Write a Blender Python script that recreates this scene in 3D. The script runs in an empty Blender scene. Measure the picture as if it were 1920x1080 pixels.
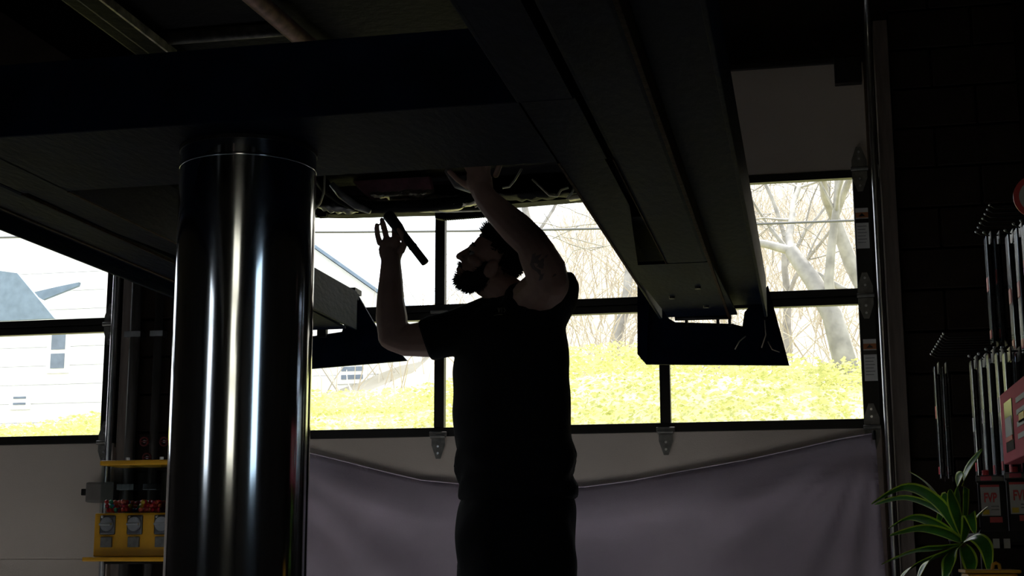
import bpy, bmesh, math, random
from mathutils import Vector, Matrix
random.seed(7)
S = bpy.context.scene
COL = S.collection

# ------------------------------------------------------------------ camera
FPX = 2655.0
CAMH = 0.58
yaw, pit, rol = [math.radians(a) for a in (11.76, 10.55, -0.17)]
Fv = Vector((-math.sin(yaw)*math.cos(pit), math.cos(yaw)*math.cos(pit), math.sin(pit)))
Rt = Vector((math.cos(yaw), math.sin(yaw), 0)); Uv = Rt.cross(Fv)
A = Rt*math.cos(rol) + Uv*math.sin(rol)
B = -Rt*math.sin(rol) + Uv*math.cos(rol)
C0 = Vector((0, 0, CAMH))
cam = bpy.data.cameras.new('camera'); camo = bpy.data.objects.new('camera', cam); COL.objects.link(camo)
cam.sensor_width = 36; cam.lens = FPX/1920*36; cam.clip_start = 0.05; cam.clip_end = 300
camo.matrix_world = Matrix(((A.x, B.x, -Fv.x, 0), (A.y, B.y, -Fv.y, 0), (A.z, B.z, -Fv.z, CAMH), (0, 0, 0, 1)))
S.camera = camo

# ------------------------------------------------------------------ light
SKY = 3.0
SUN = 12.0
W = bpy.data.worlds.new('sky'); S.world = W; W.use_nodes = True
bg = W.node_tree.nodes['Background']
bg.inputs['Color'].default_value = (0.90, 0.96, 1.0, 1); bg.inputs['Strength'].default_value = SKY
sl = bpy.data.lights.new('sun', 'SUN'); so = bpy.data.objects.new('sun', sl); COL.objects.link(so)
sl.energy = SUN; sl.angle = 0.02; sl.color = (1.0, 0.97, 0.92)
so.rotation_euler = Vector((-0.12, -0.52, -0.90)).to_track_quat('-Z', 'Y').to_euler()
S.view_settings.view_transform = 'Standard'; S.view_settings.look = 'None'
S.view_settings.gamma = 1; S.view_settings.exposure = 0; S.view_settings.use_curve_mapping = False

# ------------------------------------------------------------------ pixel helpers (1920x1080 frame)
def ray(u, v): return Fv + A*((u-960)/FPX) - B*((v-540)/FPX)
def atY(u, v, Y): d = ray(u, v); return C0 + d*(Y/d.y)
def atZ(u, v, Z): d = ray(u, v); return C0 + d*((Z-CAMH)/d.z)

# ------------------------------------------------------------------ materials
MATS = {}
def mat(name, col, rough=0.6, metal=0.0, var=0.0, scale=8.0, bump=0.0, bscale=40.0, spec=0.5, col2=None, stretch=(1, 1, 1), emit=None, coat=0.0):
    if name in MATS: return MATS[name]
    m = bpy.data.materials.new(name); m.use_nodes = True
    nt = m.node_tree; b = nt.nodes['Principled BSDF']
    b.inputs['Roughness'].default_value = rough; b.inputs['Metallic'].default_value = metal
    b.inputs['Specular IOR Level'].default_value = spec; b.inputs['Coat Weight'].default_value = coat
    tc = nt.nodes.new('ShaderNodeTexCoord'); mp = nt.nodes.new('ShaderNodeMapping')
    mp.inputs['Scale'].default_value = stretch
    nt.links.new(tc.outputs['Object'], mp.inputs['Vector'])
    c2 = col2 if col2 else tuple(max(0, c*(1-var)) for c in col)
    n = nt.nodes.new('ShaderNodeTexNoise'); n.inputs['Scale'].default_value = scale; n.inputs['Detail'].default_value = 6
    nt.links.new(mp.outputs[0], n.inputs['Vector'])
    r = nt.nodes.new('ShaderNodeValToRGB')
    r.color_ramp.elements[0].position = 0.35; r.color_ramp.elements[1].position = 0.65
    r.color_ramp.elements[0].color = (*c2, 1); r.color_ramp.elements[1].color = (*col, 1)
    nt.links.new(n.outputs['Fac'], r.inputs[0]); nt.links.new(r.outputs[0], b.inputs['Base Color'])
    if bump > 0:
        n2 = nt.nodes.new('ShaderNodeTexNoise'); n2.inputs['Scale'].default_value = bscale; n2.inputs['Detail'].default_value = 5
        nt.links.new(mp.outputs[0], n2.inputs['Vector'])
        bp = nt.nodes.new('ShaderNodeBump'); bp.inputs['Strength'].default_value = bump; bp.inputs['Distance'].default_value = 0.01
        nt.links.new(n2.outputs['Fac'], bp.inputs['Height']); nt.links.new(bp.outputs[0], b.inputs['Normal'])
    MATS[name] = m; return m
def glassmat(name, tint=(1, 1, 1), gloss=0.06):
    m = bpy.data.materials.new(name); m.use_nodes = True; nt = m.node_tree
    nt.nodes.remove(nt.nodes['Principled BSDF'])
    t = nt.nodes.new('ShaderNodeBsdfTransparent'); t.inputs[0].default_value = (*tint, 1)
    g = nt.nodes.new('ShaderNodeBsdfGlossy'); g.inputs['Roughness'].default_value = 0.02
    x = nt.nodes.new('ShaderNodeMixShader'); lw = nt.nodes.new('ShaderNodeLayerWeight'); pw = nt.nodes.new('ShaderNodeMath'); pw.operation = 'POWER'; pw.inputs[1].default_value = 5
    fr = nt.nodes.new('ShaderNodeMath'); fr.operation = 'MULTIPLY_ADD'; fr.inputs[1].default_value = .7; fr.inputs[2].default_value = .03
    nt.links.new(lw.outputs['Facing'], pw.inputs[0]); nt.links.new(pw.outputs[0], fr.inputs[0])
    nt.links.new(fr.outputs[0], x.inputs[0]); nt.links.new(t.outputs[0], x.inputs[1]); nt.links.new(g.outputs[0], x.inputs[2])
    nt.links.new(x.outputs[0], nt.nodes['Material Output'].inputs[0])
    MATS[name] = m; return m

CONC = mat('concrete_floor', (.48, .49, .51), .6, spec=.3, var=.25, scale=2.5, bump=.15)
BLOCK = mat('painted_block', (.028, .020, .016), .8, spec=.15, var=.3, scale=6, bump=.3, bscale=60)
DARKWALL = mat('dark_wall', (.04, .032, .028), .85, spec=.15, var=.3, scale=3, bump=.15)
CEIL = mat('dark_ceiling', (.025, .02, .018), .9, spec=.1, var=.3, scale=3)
BRONZE = mat('dark_bronze_aluminium', (.012, .011, .010), .42, spec=.25, var=.25, scale=12)
BEIGE = mat('beige_steel_panel', (.56, .49, .43), .55, var=.08, scale=3, bump=.12, bscale=220)
STEEL = mat('galvanised_steel', (.55, .56, .58), .28, 1.0, var=.3, scale=9)
HINGE = mat('zinc_hinge', (.22, .215, .20), .5, .7, var=.35, scale=30)
WOOD = mat('painted_wood', (.22, .18, .16), .7, var=.3, scale=8, stretch=(6, 6, .6))
CHROME = mat('polished_piston', (.62, .66, .72), .10, 1.0, var=.12, scale=4, stretch=(1, 1, .25))
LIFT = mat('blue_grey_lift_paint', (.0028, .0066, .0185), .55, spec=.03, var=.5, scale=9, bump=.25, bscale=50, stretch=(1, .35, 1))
RUST = mat('rusty_edge', (.05, .026, .016), .8, spec=.1, var=.6, scale=40, bump=.4, bscale=120)
BLACKMETAL = mat('black_metal', (.010, .010, .011), .5, spec=.2, var=.3, scale=20)
RUBBER = mat('tyre_rubber', (.010, .010, .010), .8, spec=.1, var=.2, scale=30, bump=.3)
UNDER = mat('underbody_black', (.004, .004, .005), .6, spec=.06, var=.4, scale=12, bump=.3, bscale=30)
MAROON = mat('maroon_paint', (.26, .08, .12), .4, var=.5, scale=14, bump=.2)
ALU = mat('cast_aluminium', (.75, .70, .58), .4, .5, var=.6, scale=22, bump=.5, bscale=40)
PLASTIC = mat('grimy_plastic', (.16, .16, .165), .35, var=.5, scale=18, bump=.5, bscale=25)
SKIN = mat('skin', (.26, .16, .13), .6, spec=.25, var=.15, scale=18, bump=.08, bscale=150)
TEE = mat('black_cotton', (.0055, .006, .008), .9, spec=.08, var=.2, scale=30, bump=.25, bscale=180)
DENIM = mat('dark_trousers', (.0045, .005, .007), .9, spec=.08, var=.25, scale=40, bump=.25, bscale=220)
HAIRM = mat('dark_hair', (.008, .006, .005), .6, spec=.15, var=.4, scale=60)
LEATHER = mat('black_leather', (.015, .013, .012), .5, var=.2, scale=20)
SHEET = mat('lilac_grey_cloth', (.78, .68, .80), .85, var=.08, scale=5, bump=.12, bscale=300)
YELLOW = mat('yellow_enamel', (.72, .36, .012), .4, var=.12, scale=14, bump=.06, bscale=90)
WHITEP = mat('white_paper', (.60, .60, .60), .7, var=.06, scale=20)
ORANGE = mat('orange_print', (.35, .12, .04), .6)
REDP = mat('red_print', (.62, .03, .04), .45, var=.1)
PINK = mat('red_pink_card', (.72, .16, .20), .8, spec=.08, var=.08, scale=5)
BLUEP = mat('blue_print', (.03, .12, .5), .5)
BLKGLOSS = mat('black_gloss_plastic', (.008, .009, .012), .22, spec=.3, var=.3, scale=15)
GLINTPK = mat('package_edge_glint', (.70, .78, .90), .14, 1.0, var=.5, scale=16, stretch=(1, 1, .3))  # blue-white metal puts the window glint into the sleeve edge's colour
GREYPK = mat('grey_package_card', (.16, .17, .19), .3, var=.5, scale=25)
LEAF = mat('leaf_green', (.08, .32, .05), .3, var=.5, scale=20, stretch=(1, 1, 1))
LEAFEDGE = mat('leaf_yellow_margin', (.70, .95, .10), .35, var=.15)
CANE = mat('cane_bark', (.20, .15, .09), .8, var=.4, scale=40)
TERRA = mat('dark_glazed_pot', (.05, .035, .03), .3, var=.3)
SOIL = mat('potting_soil', (.03, .02, .012), .95, var=.4, scale=50, bump=.5)
GLASS = glassmat('window_glass')
CREAMG = glassmat('cream_streak_glass', (1, .93, .80))  # tint added to warm the light streak on the piston
BLUEG = glassmat('blue_streak_glass', (.85, .94, 1))  # tint added to cool the side window's streak on the piston
ACRYL = glassmat('clear_acrylic', (.9, .93, .93))
ASPH = mat('asphalt', (.16, .16, .16), .9, var=.3, scale=5)
GRASSG = mat('bank_soil_grass', (.36, .38, .10), .9, col2=(.46, .42, .22), scale=3)
def translucent(m, col, f):
    nt = m.node_tree; t = nt.nodes.new('ShaderNodeBsdfTranslucent'); t.inputs[0].default_value = (*col, 1); x = nt.nodes.new('ShaderNodeMixShader'); x.inputs[0].default_value = f
    nt.links.new(nt.nodes['Principled BSDF'].outputs[0], x.inputs[1]); nt.links.new(t.outputs[0], x.inputs[2]); nt.links.new(x.outputs[0], nt.nodes['Material Output'].inputs[0])
GRASS = mat('yellow_green_leaves', (.30, .36, .09), .8, col2=(.56, .53, .24), scale=6)
translucent(GRASS, (.60, .58, .24), .45)
HILL = mat('dry_hillside', (.46, .42, .35), .95, col2=(.36, .32, .24), scale=1.2, bump=.3, bscale=4)
TWIG = mat('dry_brush_twigs', (.52, .47, .38), .9, col2=(.36, .31, .23), scale=.8)
BARK = mat('pale_grey_bark', (.36, .34, .31), .9, var=.4, scale=6, bump=.4, bscale=20)
SIDING = mat('white_siding', (.80, .80, .80), .7, var=.05)
ROOF = mat('shade_blue_shingle', (.19, .25, .33), .85, var=.2, scale=8)  # grey-blue shingles, with the blue of shade put into the base colour
HWIN = mat('house_window_glass', (.16, .2, .26), .15, var=.2)
TATT = mat('tattoo_ink', (.10, .07, .065), .6, var=.3, scale=30)

# ------------------------------------------------------------------ mesh helpers
def new_obj(name, me, m=None, parent=None):
    o = bpy.data.objects.new(name, me); COL.objects.link(o)
    if m is not None and me is not None and not me.materials: me.materials.append(m)
    if parent is not None: o.parent = parent
    return o
def mesh_of(bm, name, smooth=False):
    me = bpy.data.meshes.new(name); bm.normal_update(); bm.to_mesh(me); bm.free()
    if smooth:
        for p in me.polygons: p.use_smooth = True
    return me
def tag(o, label=None, cat=None, group=None, kind=None):
    if label: o['label'] = label
    if cat: o['category'] = cat
    if group: o['group'] = group
    if kind: o['kind'] = kind
    return o
def empty(name, loc=(0, 0, 0), label=None, cat=None, group=None, kind=None):
    o = bpy.data.objects.new(name, None); COL.objects.link(o); o.location = loc; o.empty_display_size = .1
    return tag(o, label, cat, group, kind)
def bm_box(bm, x0, x1, y0, y1, z0, z1):
    vs = [bm.verts.new((x, y, z)) for z in (z0, z1) for y in (y0, y1) for x in (x0, x1)]
    fs = [(0, 2, 3, 1), (4, 5, 7, 6), (0, 1, 5, 4), (2, 6, 7, 3), (0, 4, 6, 2), (1, 3, 7, 5)]
    return [bm.faces.new([vs[i] for i in f]) for f in fs], vs
def box(name, x0, x1, y0, y1, z0, z1, m, parent=None, bev=0.0):
    bm = bmesh.new(); bm_box(bm, min(x0, x1), max(x0, x1), min(y0, y1), max(y0, y1), min(z0, z1), max(z0, z1))
    if bev > 0: bmesh.ops.bevel(bm, geom=bm.edges[:], offset=bev, segments=2, affect='EDGES', profile=.6)
    o = new_obj(name, mesh_of(bm, name), m)
    if parent is not None:
        o.parent = parent; o.matrix_parent_inverse = parent_inv(parent)
    return o
def parent_inv(p):
    M = Matrix.Translation(p.location) @ p.rotation_euler.to_matrix().to_4x4()
    q = p.parent
    if q is not None:
        M = parent_world(q) @ p.matrix_parent_inverse @ M
    return M.inverted()
def parent_world(p):
    M = Matrix.Translation(p.location) @ p.rotation_euler.to_matrix().to_4x4()
    if p.parent is not None: M = parent_world(p.parent) @ p.matrix_parent_inverse @ M
    return M
def attach(o, p):
    o.parent = p; o.matrix_parent_inverse = parent_inv(p); return o
def frame_of(d):
    d = d.normalized(); a = Vector((0, 0, 1)) if abs(d.z) < .9 else Vector((1, 0, 0))
    x = a.cross(d).normalized(); return x, d.cross(x).normalized()
def bm_tube(bm, pts, rad, n=10, cap=True, round_cap=False, flat=None):
    """sweep of circles; rad number or list; flat=(vector, factor) squashes along a direction"""
    pts = [Vector(p) for p in pts]
    if not isinstance(rad, (list, tuple)): rad = [rad]*len(pts)
    rad = list(rad)
    if round_cap:
        d0 = (pts[0]-pts[1]).normalized(); d1 = (pts[-1]-pts[-2]).normalized()
        a = []; b = []
        for t in (80, 55, 30):
            t = math.radians(t); a.append((pts[0]+d0*rad[0]*math.sin(t), rad[0]*math.cos(t)))
        for t in (30, 55, 80):
            t = math.radians(t); b.append((pts[-1]+d1*rad[-1]*math.sin(t), rad[-1]*math.cos(t)))
        pts = [p for p, _ in a]+pts+[p for p, _ in b]; rad = [r for _, r in a]+rad+[r for _, r in b]
    rings = []; X = None
    for i, p in enumerate(pts):
        d = (pts[min(i+1, len(pts)-1)]-pts[max(i-1, 0)])
        if d.length < 1e-9: d = Vector((0, 0, 1))
        d.normalize()
        if X is None: X, Yv = frame_of(d)
        else:
            X = (X-d*X.dot(d)); X = X.normalized() if X.length > 1e-6 else frame_of(d)[0]; Yv = d.cross(X)
        ring = []
        for k in range(n):
            t = 2*math.pi*k/n; o = (X*math.cos(t)+Yv*math.sin(t))*rad[i]
            if flat: f = flat[0]; o = o - f*(o.dot(f))*(1-flat[1])
            ring.append(bm.verts.new(p+o))
        rings.append(ring)
    for a, b in zip(rings[:-1], rings[1:]):
        for k in range(n): bm.faces.new((a[k], a[(k+1) % n], b[(k+1) % n], b[k]))
    if cap:
        bm.faces.new(rings[0][::-1]); bm.faces.new(rings[-1])
def tube(name, pts, rad, m, parent=None, n=10, smooth=True, **k):
    bm = bmesh.new(); bm_tube(bm, pts, rad, n, **k)
    o = new_obj(name, mesh_of(bm, name, smooth), m)
    if parent is not None: attach(o, parent)
    return o
def cyl(name, c, r, h, m, parent=None, axis='z', n=24, bev=0.0):
    c = Vector(c); d = {'x': Vector((1, 0, 0)), 'y': Vector((0, 1, 0)), 'z': Vector((0, 0, 1))}[axis]
    bm = bmesh.new(); bm_tube(bm, [c, c+d*h], r, n)
    if bev: bmesh.ops.bevel(bm, geom=[e for e in bm.edges if len(e.link_faces) == 2 and any(len(f.verts) > 4 for f in e.link_faces)], offset=bev, segments=2, affect='EDGES')
    o = new_obj(name, mesh_of(bm, name, True), m)
    try: o.data.set_sharp_from_angle(angle=.7)
    except Exception: pass
    if parent is not None: attach(o, parent)
    return o
def poly(name, pts, thick, m, parent=None, direction=None, bev=0.0):
    """outline with real thickness"""
    pts = [Vector(p) for p in pts]; bm = bmesh.new(); vs = [bm.verts.new(p) for p in pts]; f = bm.faces.new(vs)
    f.normal_update(); d = Vector(direction) if direction else f.normal.copy()
    r = bmesh.ops.extrude_face_region(bm, geom=[f]); 
    for v in r['geom']:
        if isinstance(v, bmesh.types.BMVert): v.co += d*thick
    bmesh.ops.recalc_face_normals(bm, faces=bm.faces)
    if bev: bmesh.ops.bevel(bm, geom=bm.edges[:], offset=bev, segments=1, affect='EDGES')
    o = new_obj(name, mesh_of(bm, name), m)
    if parent is not None: attach(o, parent)
    return o
def bm_ell(bm, c, r, rot=None, u=18, v=12):
    M = Matrix.Translation(Vector(c)) @ (rot.to_4x4() if rot else Matrix.Identity(4)) @ Matrix.Diagonal((*r, 1))
    bmesh.ops.create_uvsphere(bm, u_segments=u, v_segments=v, radius=1, matrix=M)
def sph(name, c, r, m, parent=None, u=14, v=10, rot=None):
    bm = bmesh.new(); r = r if isinstance(r, (tuple, list)) else (r, r, r); bm_ell(bm, c, r, rot, u, v)
    o = new_obj(name, mesh_of(bm, name, True), m)
    if parent is not None: attach(o, parent)
    return o
def text(name, s, size, M, m, parent=None, ext=.0006):
    cu = bpy.data.curves.new(name, 'FONT'); cu.body = s; cu.size = size; cu.extrude = ext; cu.align_x = 'CENTER'; cu.align_y = 'CENTER'; cu.offset = size*.03
    t = bpy.data.objects.new(name, cu); COL.objects.link(t)
    me = bpy.data.meshes.new_from_object(t.evaluated_get(bpy.context.evaluated_depsgraph_get()))
    bpy.data.objects.remove(t); me.transform(M); me.materials.clear()
    o = new_obj(name, me, m)
    if parent is not None: attach(o, parent)
    return o
def remeshed(bm, voxel, smooth_it, name, factor=.5):
    me = bpy.data.meshes.new(name+'_raw'); bmesh.ops.recalc_face_normals(bm, faces=bm.faces); bm.to_mesh(me); bm.free()
    t = bpy.data.objects.new(name+'_raw', me); COL.objects.link(t)
    r = t.modifiers.new('r', 'REMESH'); r.mode = 'VOXEL'; r.voxel_size = voxel; r.use_smooth_shade = True
    if smooth_it:
        s = t.modifiers.new('s', 'SMOOTH'); s.factor = factor; s.iterations = smooth_it
    dg = bpy.context.evaluated_depsgraph_get(); dg.update()
    out = bpy.data.meshes.new_from_object(t.evaluated_get(dg)); bpy.data.objects.remove(t); bpy.data.meshes.remove(me)
    out.name = name
    for p in out.polygons: p.use_smooth = True
    out.materials.clear()
    return out

# ================================================================== SETTING
YD = 6.9                      # door plane
XR, XL, YB, ZC = 1.12, -7.6, -3.3, 4.1
def st(o, label):
    o['kind'] = 'structure'; o['label'] = label; return o
st(box('floor', XL-.3, XR+.3, YB-.3, YD+.3, -.2, 0, CONC), 'dark concrete workshop floor')
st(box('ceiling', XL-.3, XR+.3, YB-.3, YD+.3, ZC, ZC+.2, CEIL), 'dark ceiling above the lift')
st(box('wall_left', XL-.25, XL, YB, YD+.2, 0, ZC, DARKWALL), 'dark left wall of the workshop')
# right wall with one glazed opening (Y .05..1.15) behind the photographer's right
wr = empty('wall_right', (XR, 2, 0)); st(wr, 'dark wall behind the parts display')
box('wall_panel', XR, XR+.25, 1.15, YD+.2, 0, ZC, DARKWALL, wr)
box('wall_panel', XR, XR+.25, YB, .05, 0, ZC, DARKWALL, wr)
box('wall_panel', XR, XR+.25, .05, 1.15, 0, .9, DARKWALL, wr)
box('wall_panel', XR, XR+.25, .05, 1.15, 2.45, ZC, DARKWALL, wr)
wn = empty('window_1', (XR+.1, .6, .9)); st(wn, 'tall side window in the right wall')
for (y0, y1, z0, z1) in ((.05, .1, .9, 2.45), (1.1, 1.15, .9, 2.45), (.1, 1.1, .9, .95), (.1, 1.1, 2.4, 2.45)):
    box('window_frame', XR+.08, XR+.14, y0, y1, z0, z1, BRONZE, wn)
box('pane', XR+.105, XR+.111, .1, 1.1, .95, 2.4, BLUEG, wn)

# sectional doors -----------------------------------------------------------------
Z_B, Z_S1, Z_R0, Z_R1 = 0.0, .553, 1.15, 1.195
def garage_door(n, xr, Y, label, face=-1, detail=True, glass3=False):
    """xr = x of the right-hand glass edge; face -1: inner side looks to -Y"""
    D = empty('door_%d' % n, (xr-1.5, Y, 0)); st(D, label)
    g = [(xr-.912, xr), (xr-.964-1.088, xr-.964), (xr-2.104-.912, xr-2.104)]
    x0 = g[2][0]-.077; x1 = xr+.077
    y0, y1 = Y, Y+.045
    def b(nm, *a, m=BRONZE, bev=.003): return box(nm, *a, m, D, bev)
    # solid sections
    pan = [(Z_B, Z_S1-.004), (Z_S1+.004, Z_R0)]
    if not glass3: pan.append((2.412, 2.985))
    for z0, z1 in pan: b('panel', x0, x1, y0+.004, y1-.004, z0, z1, m=BEIGE)
    b('section_joint', x0, x1, y0+.008, y1-.004, Z_S1-.02, Z_S1+.02, m=BEIGE, bev=0); b('section_joint', x0, x1, y0+.02, y1-.002, 1.13, 1.16, bev=0); b('section_joint', x0, x1, y0+.02, y1-.002, 1.77, 1.80, bev=0); b('section_joint', x0, x1, y0+.02, y1-.002, 2.40, 2.42, bev=0)
    # stiles
    ztop = 2.985 if glass3 else 2.41
    for (xa, xb) in ((x0, g[2][0]), (xr, x1)):
        b('stile', xa, xb, y0, y1, Z_R0, 1.781); b('stile', xa, xb, y0, y1, 1.786, ztop)
    # rails: two halves at each section joint with a fine gap
    rows = [(1.195, 1.745), (1.822, 2.372)] + ([(2.45, 2.93)] if glass3 else [])
    b('rail', g[2][0], xr, y0, y1, Z_R0, Z_R1)
    b('rail', g[2][0], xr, y0, y1, 1.745, 1.781); b('rail', g[2][0], xr, y0-.006, y1, 1.786, 1.822)
    b('rail', g[2][0], xr, y0, y1, 2.372, 2.41)
    if glass3: b('rail', g[2][0], xr, y0, y1, 2.412, 2.45); b('rail', g[2][0], xr, y0, y1, 2.93, 2.985)
    for z0, z1 in rows:
        for (xa, xb) in ((g[1][1], g[0][0]), (g[2][1], g[1][0])): b('mullion', xa, xb, y0, y1, z0, z1)
        for (xa, xb) in g: b('pane', xa, xb, y0+.02, y0+.026, z0, z1, m=GLASS, bev=0)
    if not detail: return D, g, x0, x1
    # hinges: kite-shaped leaves above and below each joint
    def hinge(x, z, up=True, dn=True, s=1.0):
        for sg, on in ((1, up), (-1, dn)):
            if not on: continue
            pts = [(x-.036*s, Y-.004, z+sg*.012), (x+.036*s, Y-.004, z+sg*.012), (x+.036*s, Y-.004, z+sg*.045), (x+.012*s, Y-.004, z+sg*.112), (x-.012*s, Y-.004, z+sg*.112), (x-.036*s, Y-.004, z+sg*.045)]
            h = poly('hinge_leaf', pts, .005, HINGE, D, direction=(0, -1, 0))
            for k in (.05, .085): cyl('bolt', (x, Y-.016, z+sg*k), .006, .008, STEEL, h, axis='y', n=8)
        cyl('hinge_knuckle', (x-.04*s, Y-.016, z), .011, .08*s, HINGE, D, axis='x', n=12)
    for x in (xr+.035, g[2][0]-.035):
        for z in (1.1725-.02, 1.784, 2.411): hinge(x, z)
    for x in ((g[0][0]+g[1][1])/2, (g[1][0]+g[2][1])/2):
        hinge(x, 1.150, up=False, s=.95)
        box('hinge_bracket', x-.045, x+.045, Y-.02, Y, 1.15, 1.172, HINGE, D, .003)
        box('hinge_bracket', x-.045, x+.045, Y-.018, Y, 1.776, 1.79, HINGE, D, .003)
    return D, g, x0, x1

D1, G1, DX0, DX1 = garage_door(1, .263, YD, 'sectional garage door with two rows of windows behind the mechanic')
D2, G2, EX0, EX1 = garage_door(2, -3.666, YD, 'left sectional garage door with the white house outside')
# warning stickers on the right stile
def sticker(x, z):
    s = box('warning_label', x-.03, x+.03, YD-.003, YD-.0005, z-.1, z+.1, WHITEP, D1); s['label'] = 'white warning sticker with orange header'
    box('label_header', x-.03, x+.03, YD-.005, YD-.003, z+.052, z+.078, ORANGE, s)
    box('label_header_band', x-.03, x+.03, YD-.005, YD-.003, z+.026, z+.046, BLKGLOSS, s)
    poly('label_symbol', [(x-.016, YD-.0055, z+.058), (x+.016, YD-.0055, z+.058), (x, YD-.0055, z+.074)], .001, BLKGLOSS, s, direction=(0, -1, 0))
    for k in range(6):
        box('label_line', x-.024, x+.02-.006*(k % 2), YD-.004, YD-.003, z+.008-.016*k, z+.011-.016*k, GREYPK, s)
p = atY(1617, 428, YD); sticker(p.x, p.z)
p = atY(1632, 675, YD); sticker(p.x, p.z)
# top strut bracket at the upper right corner of the door
box('top_bracket', .20, .33, YD-.05, YD, 2.84, 2.975, BRONZE, D1, .004)
# strut along the top section
box('strut', DX0, DX1, YD-.03, YD, 2.955, 2.985, BRONZE, D1, .004)
# lock box on the left door
q = atY(188, 924, YD-.08)
lb = box('lock_case', q.x-.07, q.x+.09, YD-.11, YD, q.z-.05, q.z+.055, mat('grey_cast_box', (.16, .15, .14), .6, var=.2), D2, .012)
box('latch_knob', q.x-.11, q.x-.07, YD-.08, YD-.05, q.z-.012, q.z+.022, BLACKMETAL, lb, .004)
# tracks (roller channel) with curve going under the ceiling
def track(n, x, label):
    t = empty('trim_%d' % n, (x, YD-.07, 0)); st(t, label)
    bm = bmesh.new()
    pts = [(x, YD-.075, 0)]
    for k in range(0, 13): pts.append((x, YD-.075, .25*k))
    for k in range(1, 8):
        a = k/7*math.pi/2; pts.append((x, YD-.075-.35*(1-math.cos(a)), 3.0+.35*math.sin(a)))
    pts += [(x, YD-1.2, 3.35), (x, YD-3.0, 3.36)]
    bm_tube(bm, pts, .0165, 14)
    o = new_obj('track_rail', mesh_of(bm, 'track_rail', True), STEEL); attach(o, t)
    box('track_bracket', x-.004, x+.02, YD-.075, YD+.02, .4, .46, STEEL, t)
    box('track_bracket', x-.004, x+.02, YD-.075, YD+.02, 2.35, 2.41, STEEL, t)
    return t
track(1, .366, 'steel roller track right of the main garage door')
track(2, -3.575, 'steel roller track on the pillar between the doors')
track(3, DX0-.03, 'steel roller track left of the main garage door')
# jambs
st(box('trim_4', .395, .462, YD-.05, YD+.1, 0, 3.15, WOOD, bev=.004), 'pale wooden jamb right of the main garage door')
st(box('trim_5', DX0-.12, DX0-.055, YD-.05, YD+.1, 0, 3.15, WOOD, bev=.004), 'wooden jamb left of the main garage door')
st(box('trim_6', -3.545, -3.47, YD-.05, YD+.1, 0, 3.15, WOOD, bev=.004), 'wooden jamb of the left garage door')

# front wall: blocks individually laid where they can be seen
wf = empty('wall_front', (-3, YD+.1, 0)); st(wf, 'dark painted block wall around the garage doors')
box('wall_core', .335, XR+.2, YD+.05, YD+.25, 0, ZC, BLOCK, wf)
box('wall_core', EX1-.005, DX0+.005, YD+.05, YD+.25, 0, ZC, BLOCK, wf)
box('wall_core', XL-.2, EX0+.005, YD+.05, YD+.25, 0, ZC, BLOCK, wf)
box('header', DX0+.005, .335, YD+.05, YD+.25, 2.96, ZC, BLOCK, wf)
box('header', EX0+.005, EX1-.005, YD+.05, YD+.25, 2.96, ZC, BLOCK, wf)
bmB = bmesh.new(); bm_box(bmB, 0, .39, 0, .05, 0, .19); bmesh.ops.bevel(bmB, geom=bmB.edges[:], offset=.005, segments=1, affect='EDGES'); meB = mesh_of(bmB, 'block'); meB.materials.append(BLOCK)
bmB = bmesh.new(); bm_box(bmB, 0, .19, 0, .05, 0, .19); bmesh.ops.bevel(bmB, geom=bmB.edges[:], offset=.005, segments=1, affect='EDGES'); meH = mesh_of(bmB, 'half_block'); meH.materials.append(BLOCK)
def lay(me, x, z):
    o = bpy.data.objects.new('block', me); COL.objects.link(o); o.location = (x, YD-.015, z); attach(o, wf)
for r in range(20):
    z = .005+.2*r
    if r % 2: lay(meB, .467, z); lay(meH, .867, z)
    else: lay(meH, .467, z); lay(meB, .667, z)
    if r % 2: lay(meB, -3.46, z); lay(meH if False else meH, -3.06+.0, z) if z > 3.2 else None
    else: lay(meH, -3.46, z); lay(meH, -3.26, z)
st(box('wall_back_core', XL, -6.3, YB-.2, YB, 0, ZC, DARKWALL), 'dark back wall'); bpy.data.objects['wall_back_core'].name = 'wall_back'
wb = bpy.data.objects['wall_back']
def back_window(n, x0, x1, label):
    w = empty('window_%d' % n, ((x0+x1)/2, YB-.1, 1.1)); st(w, label)
    zs = (1.15, 1.75, 2.35, 2.85)
    for z0, z1 in zip(zs[:-1], zs[1:]): box('pane', x0+.05, x1-.05, YB-.11, YB-.104, z0+.035, z1-.035, CREAMG if n == 3 else GLASS, w)
    for z in zs: box('window_rail', x0, x1, YB-.15, YB-.05, z-.035, z+.035, BRONZE, w, .004)
    for x in (x0, x1-.05): box('window_frame', x, x+.05, YB-.15, YB-.05, 1.115, 2.885, BRONZE, w, .004)
wins = [(-6.1, -4.8), (-1.1, .2)]
back_window(2, *wins[0], 'tall narrow window in the back wall, left bay'); back_window(3, *wins[1], 'tall window in the back wall, right bay')
xs_ = [-6.3, wins[0][0], wins[0][1], wins[1][0], wins[1][1], XR+.25]
for k in (0, 2, 4): box('wall_panel', xs_[k], xs_[k+1], YB-.2, YB, 0, ZC, DARKWALL, wb)
for w_ in wins:
    box('wall_panel', w_[0], w_[1], YB-.2, YB, 0, 1.115, DARKWALL, wb); box('wall_panel', w_[0], w_[1], YB-.2, YB, 2.885, ZC, DARKWALL, wb)
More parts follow.
